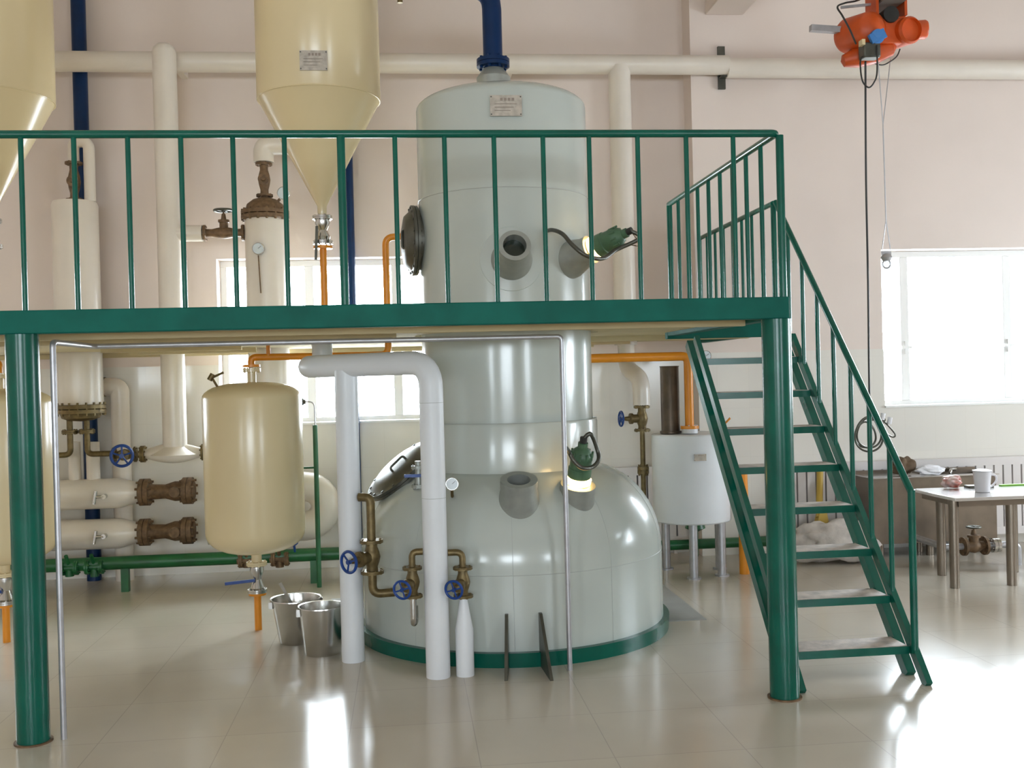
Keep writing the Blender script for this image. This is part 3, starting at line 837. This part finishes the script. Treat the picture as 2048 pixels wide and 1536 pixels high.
# elbow and valve below it
Ye = 8.75
e = lambda x, y: at(x, y, Ye)
xq = e(1283, 800).x
MB().tube(fil([(wp.x, YP, zz0 + .01), (wp.x, YP - .02, e(1275, 730).z - .02), (xq, Ye, e(1275, 745).z - .06), (xq, Ye, e(1283, 810).z)], .12, 8), .075, 24).build('elbow', 'lagw', rs)
valve(rs, (xq, Ye, e(1283, 812).z), (xq, Ye, e(1285, 862).z), .045, (-1, -.12, .02), .062, bonnet=.19)
MB().tube([(xq, Ye, e(1285, 860).z), (xq, Ye, .42), (xq, Ye, 0)], .022, 14).flange((xq, Ye, e(1287, 940).z), (0, 0, 1), .05, .03).build('drop_pipe', 'brass', rs)

# blue pipes on the wall
for p, lb in ((P_bl1, 'dark blue wall pipe beyond the tall exchanger vessel, passing behind the white main'), (P_bl2, 'dark blue wall pipe standing behind the cone of the nameplate hopper')):
    tag(MB().cyl((p.x, 9.38, 0), (p.x, 9.38, ZC), .062, n=24).build('blue_pipe', 'blue'), lb, 'pipe')

# return pipes with U-bend
YU = 9.05
u = lambda x, y: at(x, y, YU)
za, zb2 = u(300, 984).z, u(300, 1064).z; rU = .128
rt = thing('return_loop', 'pair of fat white lagged return pipes ending in a U-bend near the green standpipe', 'pipe', (-2, YU, zb2 - .13))
xc = u(610, 1020).x; Ru = (za - zb2) / 2
pts = [V((u(388, 0).x, YU, za)), V((xc, YU, za))] + [V((xc + Ru * 1.05 * math.sin(PI * k / 12), YU, (za + zb2) / 2 + Ru * math.cos(PI * k / 12))) for k in range(1, 12)] + [V((xc, YU, zb2)), V((u(388, 0).x, YU, zb2))]
MB().tube(pts, rU, 28).build('u_bend', 'lagw', rt)
x0 = -6.8
for i, (z, yy) in enumerate(((za, 990), (zb2, 1068))):
    xr_ = u(240, yy).x; xf0 = u(283, yy).x; xf1 = u(385, yy).x
    MB().tube([(x0, YU, z), (xr_, YU, z), (xf0 - .02, YU, z)], [rU, rU, .085], 28).build('lagged_length', 'lagw', rt)
    cv = MB().flange((xf0 + .03, YU, z), (1, 0, 0), .115, .04).flange((xf1 - .035, YU, z), (1, 0, 0), .115, .04)
    cv.lathe([(.08, 0), (.065, .1), (.06, .2), (.085, .28), (.08, .44)], (xf0, YU, z), (1, 0, 0), 24)
    cv.cyl((xf1 - .13, YU, z), (xf1 - .13, YU - .1, z), .045)
    cv.build('check_valve', 'rust', rt)
    q = u(212, yy - 1) + V((0, -rU, 0))
    MB().cyl(q + V((.03, .04, 0)), q + V((.03, -.06, 0)), .02).cyl(q + V((-.04, -.05, -.0)), q + V((.03, -.05, 0)), .012).cyl(q + V((-.05, -.05, -.06)), q + V((-.03, -.05, .05)), .014).build('sample_cock', 'steel', rt)
for px in (148, 185):
    xx = u(px, 930).x; MB().cyl((xx, YU + .02, za + .05), (xx, YU + .02, u(px, 884).z), .055 if px > 160 else .05, n=24).build('riser_stub', 'lagw', rt)
# second lagged riser with elbow behind
YS = 9.32
s2 = thing('lagged_riser', 'short white lagged riser with a brass-flanged elbow behind the exchanger vessel', 'pipe', (at(243, 900, YS).x, YS, 0))
ze = at(240, 773, YS).z; xq = at(243, 900, YS).x
MB().tube(fil([(xq, YS, 0), (xq, YS, ze), (xq - .12, YS, ze)], .09, 8), .078, 24).build('riser', 'lagw', s2)
MB().cyl((xq - .1, YS, ze), (xq - .2, YS, ze), .05).flange((xq - .14, YS, ze), (1, 0, 0), .085, .02).build('flange', 'brass', s2)

# green pipes near the floor
YG = 8.8
gz = at(300, 1123, YG).z; gx1 = at(700, 1110, YG).x
gp = thing('green_pipe', 'leaf green pipe running low along the back wall behind the receiver tanks', 'pipe', (-2, YG, 0))
MB().cyl((-6.8, YG, gz), (gx1 + .35, YG, gz), .055, n=20).build('pipe', 'pipe_green', gp)
for px, lo in ((495, .08), (560, .09), (190, .1), (140, .09)):
    xx = at(px, 1120, YG).x
    vb = MB().cyl((xx, YG - .02, gz), (xx, YG - .02, gz - lo), .035).flange((xx - .05, YG - .03, gz - .02), (1, 0, 0), .06, .015).flange((xx + .06, YG - .03, gz - .02), (1, 0, 0), .06, .015).cyl((xx - .08, YG - .03, gz - .02), (xx + .08, YG - .03, gz - .02), .03)
    vb.cyl((xx, YG - .03, gz), (xx, YG - .1, gz + .09), .015).build('stop_valve', 'rust' if px in (495, 560) else 'pipe_green', gp)
xx = at(588, 1095, YG - .1).x
MB().cyl((xx, YG - .03, gz + .03), (xx, YG - .1, gz + .12), .01).torus((xx, YG - .1, gz + .12), (0, -.5, .8), .03, .006, 20, 6).build('handwheel', 'wheel_blue', gp)
for px in (250, 628): xx = at(px, 1120, YG).x; MB().box((xx - .03, YG - .03, 0), (xx + .03, YG + .03, gz - .045)).build('pipe_foot', 'pipe_green', gp)
YW = 9.0
XG1 = at(1748, 1000, 8.72).x - .03
gz2 = at(1700, 1075, YW).z
g2 = thing('green_pipe', 'dark green pipe running low before the radiator and behind the sack', 'pipe', (3, YW, 0))
MB().cyl((1.9, YW, gz2), (XG1, YW, gz2), .045, n=18).cyl((6.1, YW, gz2), (6.9, YW, gz2), .045, n=18).build('pipe', 'pipe_green', g2)
xx = at(1389, 1075, YW).x
MB().cyl((xx, YW - .03, gz2 - .1), (xx, YW - .03, gz2 + .14), .025).lathe([(.03, .12), (.09, .15), (.08, .19), (0, .2)], (xx, YW - .03, gz2), n=20).build('float_vent', 'pipe_green', g2)
for px in (1250, 1500, 1720): xx = at(px, 1075, YW).x; MB().box((xx - .025, YW - .025, 0), (xx + .025, YW + .025, gz2 - .035)).build('pipe_foot', 'pipe_green', g2)
YQ = 8.6
pq = fl(628, 1163); q0 = at(630, 850, YQ)
sp = thing('green_standpipe', 'thin green standpipe with a small tap on top, standing before the U-bend', 'standpipe', (q0.x, YQ, 0))
MB().cyl((q0.x, YQ, 0), (q0.x, YQ, q0.z), .02, n=14).cyl((q0.x, YQ, at(633, 935, YQ).z), (q0.x - .13, YQ, at(633, 935, YQ).z), .009, n=10).build('post', 'pipe_green', sp)
MB().tube(fil([(q0.x, YQ, q0.z), (q0.x, YQ, at(633, 803, YQ).z), (q0.x - .13, YQ, at(633, 803, YQ).z)], .05), .006, 8).build('thin_tube', 'galv', sp)
zt = at(633, 803, YQ).z
MB().cyl((q0.x - .1, YQ, zt - .03), (q0.x - .1, YQ, zt + .03), .014, n=12).cyl((q0.x - .12, YQ, zt), (q0.x - .07, YQ, zt), .02, n=12).build('tap', 'dsteel', sp)

# ------------------------------------------------------------------ buckets
def bucket(c, R, r, h, label, ladle=False):
    t = thing('bucket', label, 'bucket', c); n = 48
    MB().lathe([(r - .004, .012), (r, 0), (r + .003, .01), (R, h), (R + .008, h + .003), (R + .007, h + .009), (R - .003, h + .006), (r - .003, .015), (0, .014)], c, n=n).build('pail', 'steel', t)
    hd = V((1, .25, 0)).normalized(); pv = V((-.25, 1, 0)).normalized(); N = 20
    MB().tube([c + hd * (R + .006) * math.cos(PI * k / N) + (pv * .75 - V((0, 0, .12))).normalized() * (-R * 1.02) * math.sin(PI * k / N) * -1 + V((0, 0, h - .02)) for k in range(N + 1)], .004, 8).build('bail_handle', 'steel', t)
    for s in (-1, 1): MB().box(c + hd * s * (R + .004) - V((.012, .012, -h + .05)), c + hd * s * (R + .004) + V((.012, .012, h - .005))).build('ear', 'steel', t)
    return t


k1, k2 = fl(592, 1288), fl(645, 1307)
k1 = V((k1.x, k1.y + .06, 0)); k2 = V((k2.x, k2.y + .02, 0))
bucket(k1, .158, .108, .28, 'stainless steel bucket holding a ladle, standing behind the other bucket')
bucket(k2, .14, .112, .29, 'stainless steel bucket nearest the white lagged leg')
a0 = k1 + V((.06, -.02, .08)); a1 = at(560, 1166, k1.y - .05)
ld = thing('ladle', 'steel ladle leaning out of the bucket beside the orange outlet pipe', 'ladle', a0)
MB().bar(a0, a1, .02, .004, (1, 0, 0)).build('handle', 'steel', ld)
MB().lathe([(.0, -.05), (.03, -.045), (.045, -.02), (.05, 0), (.047, 0), (.028, -.04), (0, -.045)], a0, (.2, 0, 1), 20).build('bowl', 'steel', ld)
tg = V((k1.x + .09, k1.y + .02, .31))

# ------------------------------------------------------------------ feed tank on legs
TK = fl(1372, 1158); RT = .325
tx, tyy = at(1382, 950, 8.5).x, 8.5
ft = thing('feed_tank', 'white cylindrical feed tank on grey legs behind the stairs', 'tank', (tx, tyy, 0))
z0, z1 = at(1382, 1040, tyy).z, at(1382, 866, tyy).z
MB().lathe([(.0, z0), (RT - .01, z0), (RT, z0 + .01), (RT, z1 - .01), (RT - .012, z1), (0, z1 + .005)], (tx, tyy, 0), n=64).build('tank_body', 'lag', ft)
for a in (PI * .73, PI * 1.42, PI * .1, PI * 1.75):
    q = V((tx + .27 * math.cos(a), tyy + .27 * math.sin(a), 0))
    MB().cyl(q, q + V((0, 0, z0)), .036, n=18).cyl(q, q + V((0, 0, .012)), .06, n=18).build('leg', 'galv', ft)
nameplate(ft, V((at(1400, 915, tyy - .33).x, tyy - RT - .012, at(1400, 915, tyy - .33).z)), (0, -1, 0), .1, .055)
q_ = at(1447, 852, 8.45); vb_ = MB().cyl((q_.x - .0, 8.45, z1 - .002), (q_.x, 8.45, z1 + .03), .05, n=24).cyl((q_.x, 8.45, z1 + .03), (q_.x, 8.45, z1 + .06), .022, n=16).build('tank_valve', 'dsteel', ft)
MB().bar((q_.x, 8.45, z1 + .062), (q_.x + .05, 8.42, z1 + .12), .018, .012, (0, 1, 0)).build('lever', 'orange', vb_)
tp = at(1341, 800, 8.45); b0 = z1 + .007
tag(MB().lathe([(.09, 0), (.09, .02), (.078, .022), (.078, at(1341, 732, 8.45).z - b0 - .012), (.083, at(1341, 732, 8.45).z - b0), (.06, at(1341, 732, 8.45).z - b0)], (tp.x - .004, 8.45, b0), n=32).build('flue_tube', 'brown'), 'dark brown steel tube standing on top of the white feed tank', 'tube')
yo = 8.35; zo2 = at(1260, 715, yo).z; xo = at(1378, 800, yo).x
o2 = thing('orange_pipe', 'orange pipe crossing behind the still and dropping onto the white feed tank', 'pipe', (xo, yo, z1))
MB().tube(fil([(.5, yo, zo2), (xo, yo, zo2), (xo, yo, z1 + .04)], .06), .037, 16).build('pipe_run', 'orange', o2)
MB().cyl((xo, yo, z1 + .045), (xo, yo, z1 + .07), .075, n=28).build('flange', 'orange', o2)
MB().cyl((xo, yo, z1 + .008), (xo, yo, z1 + .044), .066, n=28).bolts((xo, yo, z1 + .052), (0, 0, 1), .06, 8, .007, .05).build('counter_flange', 'lag', o2)
gq = at(1412, 712, 8.4); go = thing('wall_gauge', 'round grey gauge beside the top of the stairs below the landing', 'gauge', gq)
gauge(go, gq, (0, -1, 0), .045, 'gauge_case')
MB().cyl(gq + V((0, .04, 0)), V((xo + .02, yo + .06, zo2 + .0)), .012, n=10).build('gauge_pipe', 'steel', go)
# outlet with orange elbow
yq = 8.35; q0 = at(1468, 940, yq); q1 = at(1486, 985, yq); q2 = fl(1489, 1165)
tag(MB().tube(fil([(tx + RT + .002, yq, q0.z), (at(1484, 940, yq).x, yq, q0.z), (at(1486, 990, yq).x, yq, q1.z), (at(1488, 1100, yq).x, yq, 0)], .08), .042, 16).build('orange_pipe', 'orange'), 'orange bent outlet pipe from the feed tank down to the floor behind the stairs', 'pipe')

# ------------------------------------------------------------------ radiator
zr0, zr1 = .1, .825


def radiator(x0, x1, y, label):
    rd = thing('radiator', label, 'radiator', ((x0 + x1) / 2, y, 0))
    n = int((x1 - x0) / .091); x1 = x0 + n * .091
    MB().box((x0, y - .035, zr1 - .075), (x1, y + .055, zr1)).build('header', 'radiator', rd)
    MB().box((x0, y - .035, zr0), (x1, y + .055, zr0 + .07)).build('header', 'radiator', rd)
    for k in range(n): MB().box((x0 + .091 * k + .008, y - .03, zr0 + .07), (x0 + .091 * k + .083, y + .05, zr1 - .075)).build('radiator_section', 'radiator', rd)
    for xx in (x0 + .1, (x0 + x1) / 2, x1 - .1): MB().box((xx - .015, y, 0), (xx + .015, y + .03, zr0)).build('radiator_foot', 'radiator', rd)


radiator(1.84, 2.62, 9.41, 'short white slotted radiator on the back wall between still and white feed tank')
radiator(3.46, 6.8, 9.17, 'long white slotted radiator along the back wall under the window')

# ------------------------------------------------------------------ sink, table and small things
sx0, sx1, sy0, sy1 = at(1748, 1000, 8.72).x, at(1993, 1000, 8.72).x, 8.72, 9.08
sz1 = at(1760, 955, 8.72).z; sz0 = at(1850, 1085, 8.72).z
sk = thing('trough_sink', 'long dull steel trough sink on short legs behind the table', 'sink', ((sx0 + sx1) / 2, (sy0 + sy1) / 2, 0))
b = MB(); t = .02
b.box((sx0, sy0, sz0), (sx1, sy0 + t, sz1 - .01)).box((sx0, sy1 - t, sz0), (sx1, sy1, sz1 + .03)).box((sx0, sy0 + t, sz0), (sx0 + t, sy1 - t, sz1 - .01)).box((sx1 - t, sy0 + t, sz0), (sx1, sy1 - t, sz1 - .01)).box((sx0 + t, sy0 + t, sz0), (sx1 - t, sy1 - t, sz0 + t))
b.build('basin', 'sink', sk)
MB().box((sx0 - .02, sy0 - .02, sz1 - .01), (sx0 + .5, sy1 - t - .002, sz1)).box((sx0 + .5, sy0 - .02, sz1 - .01), (sx1 + .02, sy0 + .05, sz1)).build('rim', 'table', sk)
for xx in (sx0 + .08, sx0 + .55, sx1 - .08):
    for yy in (sy0 + .08, sy1 - .08): MB().cyl((xx, yy, 0), (xx, yy, sz0), .035, n=16).build('leg', 'sink', sk)
fq = at(1925, 962, 8.95)
MB().tube(fil([V((fq.x, 9.07, sz1)), V((fq.x, 9.07, at(1925, 938, 9.07).z)), V((at(1893, 940, 9.0).x, 8.93, at(1893, 938, 9.0).z)), V((at(1893, 940, 9.0).x, 8.93, at(1893, 950, 9.0).z))], .03), .014, 12).build('tap', 'steel', sk)
# rag heap and plastic bag on the sink rim


def lump(name, m, c, r, label, cat, seed, squash=.6):
    rnd = random.Random(seed); bm = bmesh.new(); bmesh.ops.create_icosphere(bm, subdivisions=4, radius=1)
    ph = [(V((rnd.uniform(-1, 1), rnd.uniform(-1, 1), rnd.uniform(-1, 1))).normalized(), rnd.uniform(2, 6), rnd.uniform(0, 6)) for _ in range(9)]
    for v in bm.verts:
        n = v.co.normalized(); k = 1 + sum(.06 * math.sin(f * n.dot(d) * 2 + p) for d, f, p in ph)
        v.co = V((n.x * r[0] * k, n.y * r[1] * k, max(-.75, n.z) * r[2] * k))
    zmin = min(v.co.z for v in bm.verts)
    for v in bm.verts: v.co += V(c) + V((0, 0, -zmin))
    b = MB(); b.bm.free(); b.bm = bm
    return tag(b.build(name, m, angle=80), label, cat)


cr = at(1822, 952, 8.7); lump('rag', 'cloth', (cr.x, 8.86, sz1 + .001), (.1, .08, .085), 'crumpled brown rag lying on the steel sink rim', 'rag', 3)
cr = at(1868, 952, 8.7); lump('plastic_bag', 'bag2', (cr.x, 8.755, sz1 + .001), (.12, .028, .045), 'white plastic bag lying on the edge of the steel sink beside the rag', 'bag', 8)
# table
lg = [(4.001, 7.457), (4.581, 7.456)]
zt = at(1900, 996, 7.38).z
tb = thing('steel_table', 'small polished steel table with round legs, a mug standing on it', 'table', (4.35, 7.75, 0))
c0 = fl(1900, 997, zt); c1 = fl(1832, 977, zt); c2 = fl(2046, 985, zt)
TX0, TY0, TY1, TX1 = c0.x, c0.y, c1.y, 5.15
TX0 = (c0.x + c1.x) / 2
MB().box((TX0, TY0, zt - .025), (TX1, TY1, zt)).build('tabletop', 'table', tb, bevel=.004)
MB().box((TX0 + .06, TY0 + .06, zt - .075), (TX1 - .06, TY1 - .06, zt - .026)).build('apron', 'sink', tb)
for i, (x, y) in enumerate(((4.001, 7.457), (4.581, 7.456), (4.02 * (TY1 - .1) / 7.457, TY1 - .1), (4.6 * (TY1 - .1) / 7.457, TY1 - .1))):
    l_ = MB().cyl((max(x, TX0 + .04), y, 0), (max(x, TX0 + .04), y, zt - .026), .036, n=20).build('leg', 'sink', tb)
mq = fl(1965, 984, zt)
mg = thing('mug', 'white lidded enamel mug standing on the steel table', 'mug', mq)
K = 1.35
MB().lathe([(.036 * K, 0), (.04 * K, .004), (.05 * K, .115 * K), (.053 * K, .12 * K), (.05 * K, .12 * K), (.047 * K, .11 * K), (.037 * K, .008), (0, .008)], mq, n=32).build('cup', 'mug', mg)
MB().lathe([(.053 * K, .121 * K), (.053 * K, .127 * K), (.02 * K, .134 * K), (0, .135 * K)], mq, n=32).build('lid', 'mug', mg)
MB().tube(spl([mq + V(q) * K for q in ((.047, 0, .1), (.075, -.01, .095), (.08, -.01, .065), (.06, 0, .035), (.041, 0, .03))]), .008, 8).build('handle', 'mug', mg)
bq = fl(1903, 976, zt); lump('food_bag', 'bag', (bq.x, bq.y, zt + .001), (.075, .06, .05), 'plastic bag of red food lying on the steel table beside the mug', 'bag', 11)
rq = fl(1925, 972, zt); tag(MB().box((rq.x - .04, TY1 - .13, zt), (rq.x + .17, TY1 - .04, zt + .02)).build('dark_tray', 'dsteel', bevel=.004), 'small dark tray on the steel table behind the mug', 'tray')
r0, r1 = fl(2000, 972, zt), fl(2090, 982, zt)
tag(MB().box((r0.x, r0.y - .02, zt), (r0.x + .5, r0.y + .02, zt + .012)).build('lime_strip', 'lime', bevel=.003), 'lime green strip lying on the steel table edge next to the mug', 'strip')
# drain pipework under the table
dz = at(1950, 1092, 8.2).z; dx0, dx1 = at(1900, 1092, 8.2).x, at(2036, 1095, 8.2).x
dp = thing('drain_pipework', 'grey drain pipework with a wheel valve under the steel table', 'valve', (dx0, 8.2, 0))
MB().tube(fil([(dx0 - .05, 8.2, dz), (dx1, 8.2, dz), (dx1, 8.2, 0)], .05), .028, 14).build('drain_pipe', 'galv', dp)
xq = at(1948, 1090, 8.2).x
valve(dp, (xq - .1, 8.2, dz), (xq + .1, 8.2, dz), .05, (0, 0, 1), .055, m='rust', wm='dsteel', bonnet=.16)
MB().cyl((dx0 - .04, 8.2, dz), (dx0 - .04, 8.71, sz0 + .05), .028).build('drain_pipe', 'galv', dp)
xq = at(1990, 1090, 8.2).x; MB().flange((xq, 8.2, dz), (1, 0, 0), .06, .03).build('flange', 'steel', dp)
# sack and broom
sq = at(1668, 1080, 8.62); lump('sack', 'sack', (sq.x, 8.62, 0), (.33, .15, .2), 'full white woven sack slumped on the floor beside the trough sink', 'sack', 21)
bq = at(1632, 1050, 8.98)
bk = thing('broom', 'yellow-handled broom leaning by the radiator behind the sack', 'broom', (bq.x, 8.9, 0))
MB().tube([V((at(1640, 930, 9.1).x, 9.1, at(1640, 930, 9.1).z)), V((at(1638, 1020, 8.9).x, 8.9, .36))], .03, 12).build('handle', 'broom', bk)
xb = at(1636, 1040, 9.0).x
MB().prism([(xb - .03, 8.88, .38), (xb + .03, 8.88, .38), (xb + .13, 8.86, .0), (xb - .15, 8.86, .0)], (0, .06, 0)).build('brush_head', 'bristle', bk, bevel=.01)
MB().prism([(xb - .035, 8.875, .4), (xb + .035, 8.875, .4), (xb + .05, 8.87, .3), (xb - .06, 8.87, .3)], (0, .08, 0)).build('ferrule', 'broom', bk)

# ------------------------------------------------------------------ hoist
YH = 7.4
h = lambda x, y, d=0: at(x, y, YH + d)
px_ = 2060 / 7.4
bx = h(1772, 12).x; bz = h(1772, 14).z
tb_ = thing('track_beam', 'grey steel track beam under the roof carrying the orange hoist', 'beam', (bx, 3, bz))
w_, hh = .085, .2
MB().box((bx - w_, -4, bz), (bx + w_, YH + .25, bz + .015)).box((bx - .006, -4, bz + .015), (bx + .006, YH + .25, bz + hh - .015)).box((bx - w_, -4, bz + hh - .015), (bx + w_, YH + .25, bz + hh)).build('i_section', 'beam_grey', tb_)
for yy in (-3, 1, 5.5): MB().box((bx - .04, yy - .04, bz + hh), (bx + .04, yy + .04, ZC)).build('hanger', 'beam_grey', tb_)
MB().bar((h(1626, 52).x, YH + .05, h(1650, 52).z + .0), (h(1700, 58).x, YH + .05, h(1700, 57).z), .045, .05, (0, 0, 1)).build('cable_arm', 'galv', tb_)
MB().bar(V((h(1682, 15).x, YH, h(1682, 15).z)), V((bx, YH, bz + .03)), .018, .015, (0, 0, 1)).build('cable_arm', 'galv', tb_)
ho = thing('electric_hoist', 'orange electric hoist with a blue plate hanging from the track beam', 'hoist', (bx, YH, bz - .4))
dc = h(1722, 66); r_ = .135
MB().lathe([(0, -.17), (r_ * .85, -.165), (r_, -.12), (r_, .1), (r_ * .9, .13), (r_ * .5, .17), (0, .18)], dc, (.35, -1, -.1), 32).build('drum_casing', 'hoist_orange', ho, bevel=.004)
mc = h(1798, 68); MB().lathe([(0, -.25), (.09, -.24), (.1, -.2), (.1, .13), (.085, .15), (.08, .12), (.02, .12), (0, .125)], mc, (.18, -1, -.1), 28).build('motor', 'hoist_orange', ho)
mc2 = h(1836, 60); MB().lathe([(0, -.07), (.06, -.068), (.07, -.05), (.07, .05), (.06, .065), (0, .07)], mc2, (1, -.25, 0), 24).cyl(mc2 - V((.12, -.03, 0)), mc2, .05).build('travel_motor', 'hoist_orange', ho)
lc = h(1740, 108); MB().lathe([(0, -.22), (.045, -.2), (.075, -.1), (.08, .05), (.055, .16), (0, .2)], lc, (1, -.2, .22), 24).build('gearbox', 'hoist_orange', ho)
MB().box((h(1742, 0).x, YH - .1, h(1742, 95).z), (h(1790, 0).x, YH + .1, h(1760, 45).z)).build('frame', 'hoist_orange', ho, bevel=.01)
tw = MB().box((bx - .12, YH - .09, bz - .09), (bx - .1, YH + .09, bz + .1)).box((bx + .1, YH - .09, bz - .09), (bx + .12, YH + .09, bz + .1)).box((bx - .12, YH - .06, bz - .12), (bx + .12, YH + .06, bz - .09))
tw = tw.build('trolley', 'hoist_orange', ho)
for s in (-1, 1):
    for yy in (-.06, .06): MB().cyl((bx + s * .1, YH + yy, bz + .045), (bx + s * .03, YH + yy, bz + .045), .03, n=20).build('wheel', 'dsteel', tw)
kc = h(1783, 28, -.12); MB().cyl(kc, kc + V((0, .12, 0)), .06, n=24).build('limit_switch', 'black', ho)
pc = h(1751, 74, -.16); MB().lathe([(.0, 0), (.05, .0), (.052, .04), (0, .05)], pc, (0, -1, -.2), 24).bar(pc + V((-.055, -.03, -.03)), pc + V((.055, -.03, .02)), .07, .03, (0, 0, 1)).build('blue_plate', 'hoist_blue', ho)
cb = h(1739, 103, -.14); MB().box(cb - V((.065, .05, .055)), cb + V((.065, .05, .055))).build('control_box', 'dsteel', ho, bevel=.012)
for q in ((1752, 47, -.13), (1724, 86, -.18)): qq = h(*q); MB().box(qq - V((.012, .03, .02)), qq + V((.012, .03, .02))).build('yellow_tag', 'cream', ho)
ro = h(1756, 118, -.03); r1 = h(1781, 118, .03); hk = h(1766, 250); h2 = h(1772, 440)
MB().tube([ro, hk], .0035, 6).tube([r1, hk], .0035, 6).tube([hk, h2], .0045, 6).build('wire_rope', 'galv', ho)
hb = h(1773, 515)
MB().tube([h2, h(1764, 500)], .0035, 6).tube([h2, h(1781, 500)], .0035, 6).build('sling', 'galv', ho)
MB().lathe([(0, -.035), (.03, -.025), (.042, 0), (.03, .022), (.012, .03), (0, .03)], hb, (0, 0, 1), 24).torus(hb - V((0, 0, .05)), (0, 1, 0), .03, .008, 24, 8).box(h(1764, 502) - V((.004, .004, .03)), h(1781, 502) + V((.004, .004, -.0))).build('hook_block', 'galv', ho)
MB().tube(spl([h(1728, 112, -.15), h(1721, 120, -.17), h(1722, 148, -.2), h(1727, 166, -.2), h(1738, 175, -.2), h(1748, 165, -.2), h(1754, 145, -.2), h(1754, 90, -.2)]), .006, 8).tube(spl([h(1712, 88, -.15), h(1700, 60, -.2), h(1685, 32, -.2), h(1675, 14, -.15), h(1690, 6, -.1), h(1725, -4, 0), V((bx - .02, YH - .1, bz + hh))]), .007, 8).tube(spl([h(1800, 98, 0), h(1794, 112, 0), h(1782, 122, 0), h(1765, 130, 0), h(1745, 125, 0), h(1738, 118, 0)]), .005, 8).build('loose_cable', 'black', ho)
cz = h(1748, 868, .1)
pc_ = thing('pendant_cable', 'long black pendant cable dropping from the hoist to a hanging coil', 'cable', cz)
MB().tube(spl([h(1731, 124, -.15), h(1731, 150, -.12), h(1732, 350), h(1736, 560, .05), h(1738, 740, .08), h(1740, 850, .1)], 14), .0075, 10).build('cable_drop', 'black', pc_)
co2 = MB()
for k, (dx, dz_, r) in enumerate(((-.02, 0, .115), (-.01, .01, .1), (-.03, -.005, .085))):
    c = cz + V((dx - .02, .02 * k, dz_ + .0)); co2.tube([c + V((r * .95 * math.cos(a), .02 * math.sin(2 * a), r * math.sin(a) * 1.15)) for a in [2 * PI * j / 40 for j in range(40)]], .0075, 8, closed=True)
co2.tube(spl([h(1762, 838, .1), h(1775, 850, .1), h(1790, 868, .1), h(1786, 874, .1), h(1772, 866, .1), h(1766, 850, .1), h(1768, 836, .1)]), .0065, 8)
co2.build('coil', 'dsteel', pc_)
for q in ((1764, 832), (1778, 840)): qq = h(q[0], q[1], .1); MB().cyl(qq - V((.0, 0, .03)), qq + V((.01, 0, .02)), .018, n=14).build('pendant_switch', 'bag2', pc_)
MB().cyl(h(1738, 838, .1), h(1770, 840, .1), .012, n=10).build('coil_tie', 'dsteel', pc_)

# ------------------------------------------------------------------ daylight
w = bpy.data.worlds.new('sky'); SC.world = w; w.use_nodes = True
bg = w.node_tree.nodes['Background']; bg.inputs['Color'].default_value = (.88, .95, 1.04, 1); bg.inputs['Strength'].default_value = 30
SC.view_settings.view_transform = 'Standard'; SC.view_settings.look = 'None'; SC.view_settings.gamma = 1; SC.view_settings.use_curve_mapping = False
SC.view_settings.exposure = .12
SC.cycles.max_bounces = 10; SC.cycles.diffuse_bounces = 6; SC.cycles.glossy_bounces = 4; SC.cycles.transparent_max_bounces = 12
SC.cycles.caustics_reflective = False; SC.cycles.caustics_refractive = False
SC.cycles.sample_clamp_indirect = 6
SC.cycles.use_denoising = True
